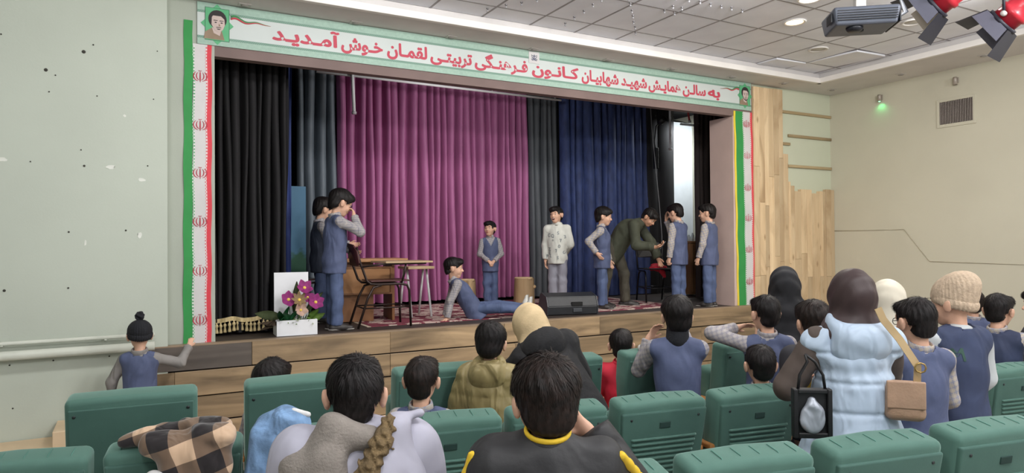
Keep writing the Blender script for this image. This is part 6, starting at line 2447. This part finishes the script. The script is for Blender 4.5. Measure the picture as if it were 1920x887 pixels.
x, y = spot(1022, 1.86)
zt = ztop(1016, 655, 1.86) - .03
person('boy in black nylon jacket with yellow collar edge and sleeve stripes', x, y, 0, -8, 1.46, dict(hipz=sit_hip(1.46, zt, .96, .005), R=((.45, .55, -.55), (-.55, .25, .85)), L=((-.3, .1, -1), (.3, .8, -.3)), head=(10, 6, 0),
       handR=((-.6, .1, .6), (-.6, -.8, .2)), curl={1: 40}),
       [('jacket', m_blkj, g_jacket, dict(infl=.022, hem=-.1, sl=(.037, .034, .03), wr=.011, collar=True)), ('trousers', m_trou, g_trousers, {})],
       'thick', hairmat=m_hairb, group='nearest boys', hs=.96, vox=.009, neck_len=.005, extra=yellow_trim, shoes=m_shoe)

# ================================================================== coats and bags left about the seats
def cloth_thing(name, label, cat, loc, rz, parts):
    t = thing(name, label, cat, loc, R(rz))
    for pn, mat, prims, h, disp, cuts in parts:
        v, f_ = sdf_mesh(prims, h, 0, cuts, disp)
        obj(pn, mesh_np(pn, v, f_), mat, t)
    return t


def M_buffalo():
    m, nt, b = nt_base('fleece_checked')
    v = coords(nt, (1, 1, 1), 'Object', (.1, .3, .2))
    sep = nt.nodes.new('ShaderNodeSeparateXYZ'); link(nt, v, sep.inputs[0])
    out = []
    for ax, of in (('X', .0), ('Z', .35)):
        a = nt.nodes.new('ShaderNodeMath'); a.operation = 'MULTIPLY_ADD'; link(nt, sep.outputs[ax], a.inputs[0]); a.inputs[1].default_value = 6.3; a.inputs[2].default_value = of
        f = nt.nodes.new('ShaderNodeMath'); f.operation = 'FRACT'; link(nt, a.outputs[0], f.inputs[0])
        g = nt.nodes.new('ShaderNodeMath'); g.operation = 'GREATER_THAN'; link(nt, f.outputs[0], g.inputs[0]); g.inputs[1].default_value = .5
        out.append(g.outputs[0])
    ad = nt.nodes.new('ShaderNodeMath'); ad.operation = 'ADD'; link(nt, out[0], ad.inputs[0]); link(nt, out[1], ad.inputs[1])
    hf = nt.nodes.new('ShaderNodeMath'); hf.operation = 'MULTIPLY'; link(nt, ad.outputs[0], hf.inputs[0]); hf.inputs[1].default_value = .45
    rp = nt.nodes.new('ShaderNodeValToRGB'); rp.color_ramp.interpolation = 'CONSTANT'; link(nt, hf.outputs[0], rp.inputs['Fac'])
    e = rp.color_ramp.elements
    e[0].color = lin('#c2a589'); e[1].position = .3; e[1].color = lin('#6e5a49')
    q = e.new(.7); q.color = lin('#1c1719')
    link(nt, rp.outputs['Color'], b.inputs['Base Color'])
    b.inputs['Roughness'].default_value = .95
    b.inputs['Sheen Weight'].default_value = .3
    fold_bump(nt, b, coords(nt), .6, 9)
    return m


# the coat straddles the top of its seat: a front fall, a saddle and a back fall
zc = .93
cloth_thing('fleece_coat', 'checked brown, beige and black fleece coat thrown over a second row seat', 'coat', (.19, 3.2, zc), -9.5, [
    ('coat_body', M_buffalo(), [cap((-.12, -.11, .03), (.15, -.1, .045), .045, .05, .04), cap((-.13, -.0, .05), (.15, .02, .055), .035, .04, .05), cap((-.05, -.12, .02), (-.02, -.145, -.2), .055, .05, .04),
                            cap((.06, -.12, .02), (.07, -.15, -.26), .06, .055, .04), cap((.13, -.11, .02), (.135, -.135, -.2), .05, .045, .04), cap((-.1, .02, .05), (-.23, -.02, .03), .03, .022, .04),
                            cap((.0, .1, .02), (.02, .13, -.14), .05, .05, .04)], .007, lambda P: wrinkle(P, .013, 34, 1.0), ()),
    ('lining', M('lining_white', '#d6d6d6', .8, .04, fold=.5), [cap((-.1, -.15, -.09), (-.03, -.165, -.12), .03, .035, .03), cap((-.1, -.16, -.12), (-.09, -.175, -.3), .04, .045, .04), cap((-.02, -.165, -.14), (-.02, -.18, -.3), .04, .04, .04)],
     .007, lambda P: wrinkle(P, .005, 30, 3.0), ())])
m_denim = M('denim_blue', '#6f8fb4', .85, .25, 12, bump=.3, bscale=90, fold=.9, fscale=9)
cloth_thing('denim_jacket', 'light blue denim jacket bunched on the corner of a second row seat', 'jacket', (.56, 3.12, .93), -9.5, [
    ('jacket_body', m_denim, [cap((-.06, -.06, .05), (.02, -.05, .09), .045, .05, .04), cap((-.07, -.08, .03), (-.1, -.1, -.12), .05, .05, .05), cap((.0, -.1, .05), (-.0, -.12, -.16), .06, .055, .05), cap((.07, -.08, .06), (.09, -.11, -.12), .05, .05, .05)],
     .007, lambda P: wrinkle(P, .011, 36, 2.0), ()),
    ('sleeve_trim', M('lining_white', '#d6d6d6', .8, .04), [cap((.05, -.08, .115), (.11, -.1, .1), .015, .012, .02)], .006, None, ())])
cloth_thing('white_jacket', 'white and black jacket hanging over a front row seat by the kneeling boy', 'jacket', (3.06, 3.66, 1.03), -5, [
    ('jacket_body', M('jacket_offwhite', '#c9c6c0', .8, .06, fold=.7), [cap((-.08, -.03, .02), (.1, -.02, .02), .025, .025, .03), cap((.0, -.1, .0), (.02, -.15, -.3), .03, .03, .03)], .008, lambda P: wrinkle(P, .006, 36, 2.0), ()),
    ('black_panel', M('panel_black', '#1c1c20', .8), [cap((.05, -.11, -.05), (.06, -.16, -.32), .025, .028, .03)], .008, lambda P: wrinkle(P, .005, 36, 4.0), ())])
v, f_ = sdf_mesh([cap((-.12, -.03, .02), (.12, .0, .02), .035, .04, .04), cap((.0, -.05, .02), (.08, -.1, .03), .05, .03, .04), cap((-.02, -.12, .0), (.03, -.14, -.08), .04, .03, .04), elp((.03, .05, .05), (.09, .06, .04), None, .04)], .009, 0, (), lambda P: wrinkle(P, .009, 45, 6))
obj('cloth_heap', mesh_np('cloth_heap', v, f_), M('cloth_red', '#bf2236', .8, .1, fold=.8), rd)

# brown shoulder bag of the boy with glasses
bx, by = spot(1692, 3.12)
bg = thing('shoulder_bag', 'tan leather shoulder bag with flat strap beside the quilted vest', 'bag', (bx, by, .92), R(-50))
m_tan = M('leather_tan', '#a98a72', .5, .1, 14, bump=.15)
bm = B(-.085, .085, -.04, .04, 0.02, .2, .035, 4)
for v in bm.verts:
    v.co.x *= 1 - .15 * (v.co.z / .22) ** 2
    v.co.y *= 1 + .3 * (1 - (v.co.x / .09) ** 2) * (1 - v.co.z / .22)
for f in bm.faces: f.smooth = True
obj('bag_body', bm, m_tan, bg)
bm = B(-.078, .078, -.05, -.036, .08, .205, .007, 3)
obj('flap', bm, m_tan, bg)
st_top = np.array(onD(1646, 578, 3.12)) - np.array([bx, by, .92])
ca, sa = math.cos(R(50)), math.sin(R(50))
tx, ty = st_top[0] * ca - st_top[1] * sa, st_top[0] * sa + st_top[1] * ca


def strap(pts, w, th, nrm):
    bm = bmesh.new()
    pts = [Vector(p) for p in pts]
    n = Vector(nrm)
    rows_ = []
    for i, p in enumerate(pts):
        t = (pts[min(i + 1, len(pts) - 1)] - pts[max(i - 1, 0)]).normalized()
        s = t.cross(n).normalized()
        k = s.cross(t).normalized()
        rows_.append([bm.verts.new(p + s * w + k * th), bm.verts.new(p - s * w + k * th), bm.verts.new(p - s * w - k * th), bm.verts.new(p + s * w - k * th)])
    for a, b in zip(rows_[:-1], rows_[1:]):
        for i in range(4): bm.faces.new((a[i], a[(i + 1) % 4], b[(i + 1) % 4], b[i]))
    bm.faces.new(rows_[0][::-1]); bm.faces.new(rows_[-1])
    bmesh.ops.recalc_face_normals(bm, faces=bm.faces[:])
    return bm


obj('strap', strap([(.05, .0, .19), (.05, -.02, .27), (tx * .45 + .03, ty * .45, .27 + (st_top[2] - .27) * .45), (tx * .8, ty * .8, .27 + (st_top[2] - .27) * .8), (tx, ty, st_top[2])], .016, .003, (.25, -1, 0)), M('strap_tan', '#b39a72', .55), bg)
obj('buckle', T([(.06 + .022 * math.cos(a), -.028, .265 + .022 * math.sin(a)) for a in [k * math.pi / 4 for k in range(8)]], .004, 6, True), M('brass', '#a98d55', .3, metal=.8), bg)

# black handbag with a silver pouch at the woman's side
hx_, hy_ = spot(1518, 3.0)
hb = thing('handbag', 'black handbag with a silver pouch held at the side of the quilted vest', 'bag', (hx_, hy_, .9), R(-34))
hb.scale = (.82, .82, .82)
m_bb = M('bag_black', '#141416', .5, .1)
for x0, x1, z0, z1 in ((-.1, -.075, 0, .26), (.075, .1, 0, .26), (-.075, .075, 0, .03), (-.075, .075, .235, .26)):
    obj('frame_side', B(x0, x1, -.025, .025, z0, z1, .006), m_bb, hb)
obj('back_panel', B(-.08, .08, .0, .02, .02, .24, .004), m_bb, hb)
v, f_ = sdf_mesh([elp((0, -.015, .105), (.066, .026, .08), None, .02), cap((0, -.01, .17), (.0, -.01, .2), .03, .022, .02)], .006, 0, (), lambda P: wrinkle(P, .005, 50, 2))
obj('silver_pouch', mesh_np('silver_pouch', v, f_), M('pouch_silver', '#aab0ba', .35, .08, metal=.3, fold=.6), hb)
for s in (-1, 1):
    obj('handle', T([(s * .07, 0, .25), (s * .06, .0, .33), (s * .02, .0, .4), (-.03, .0, .44)], .008, 6), m_bb, hb)
gx, gy = spot(1500, 3.5)
gl = cloth_thing('yellow_scarf', 'yellow and red knitted scarf lying by the black handbag', 'scarf', (gx, gy, .93), 0, [
    ('knit', M('knit_yellow', '#c8a23c', .9, .3, 25, bump=.4), [cap((-.06, 0, .05), (.05, -.02, .09), .035, .04, .03), cap((.0, -.02, .04), (.05, -.03, -.06), .04, .035, .03)], .008, lambda P: wrinkle(P, .006, 40, 1), ())])
bpy.context.view_layer.update()
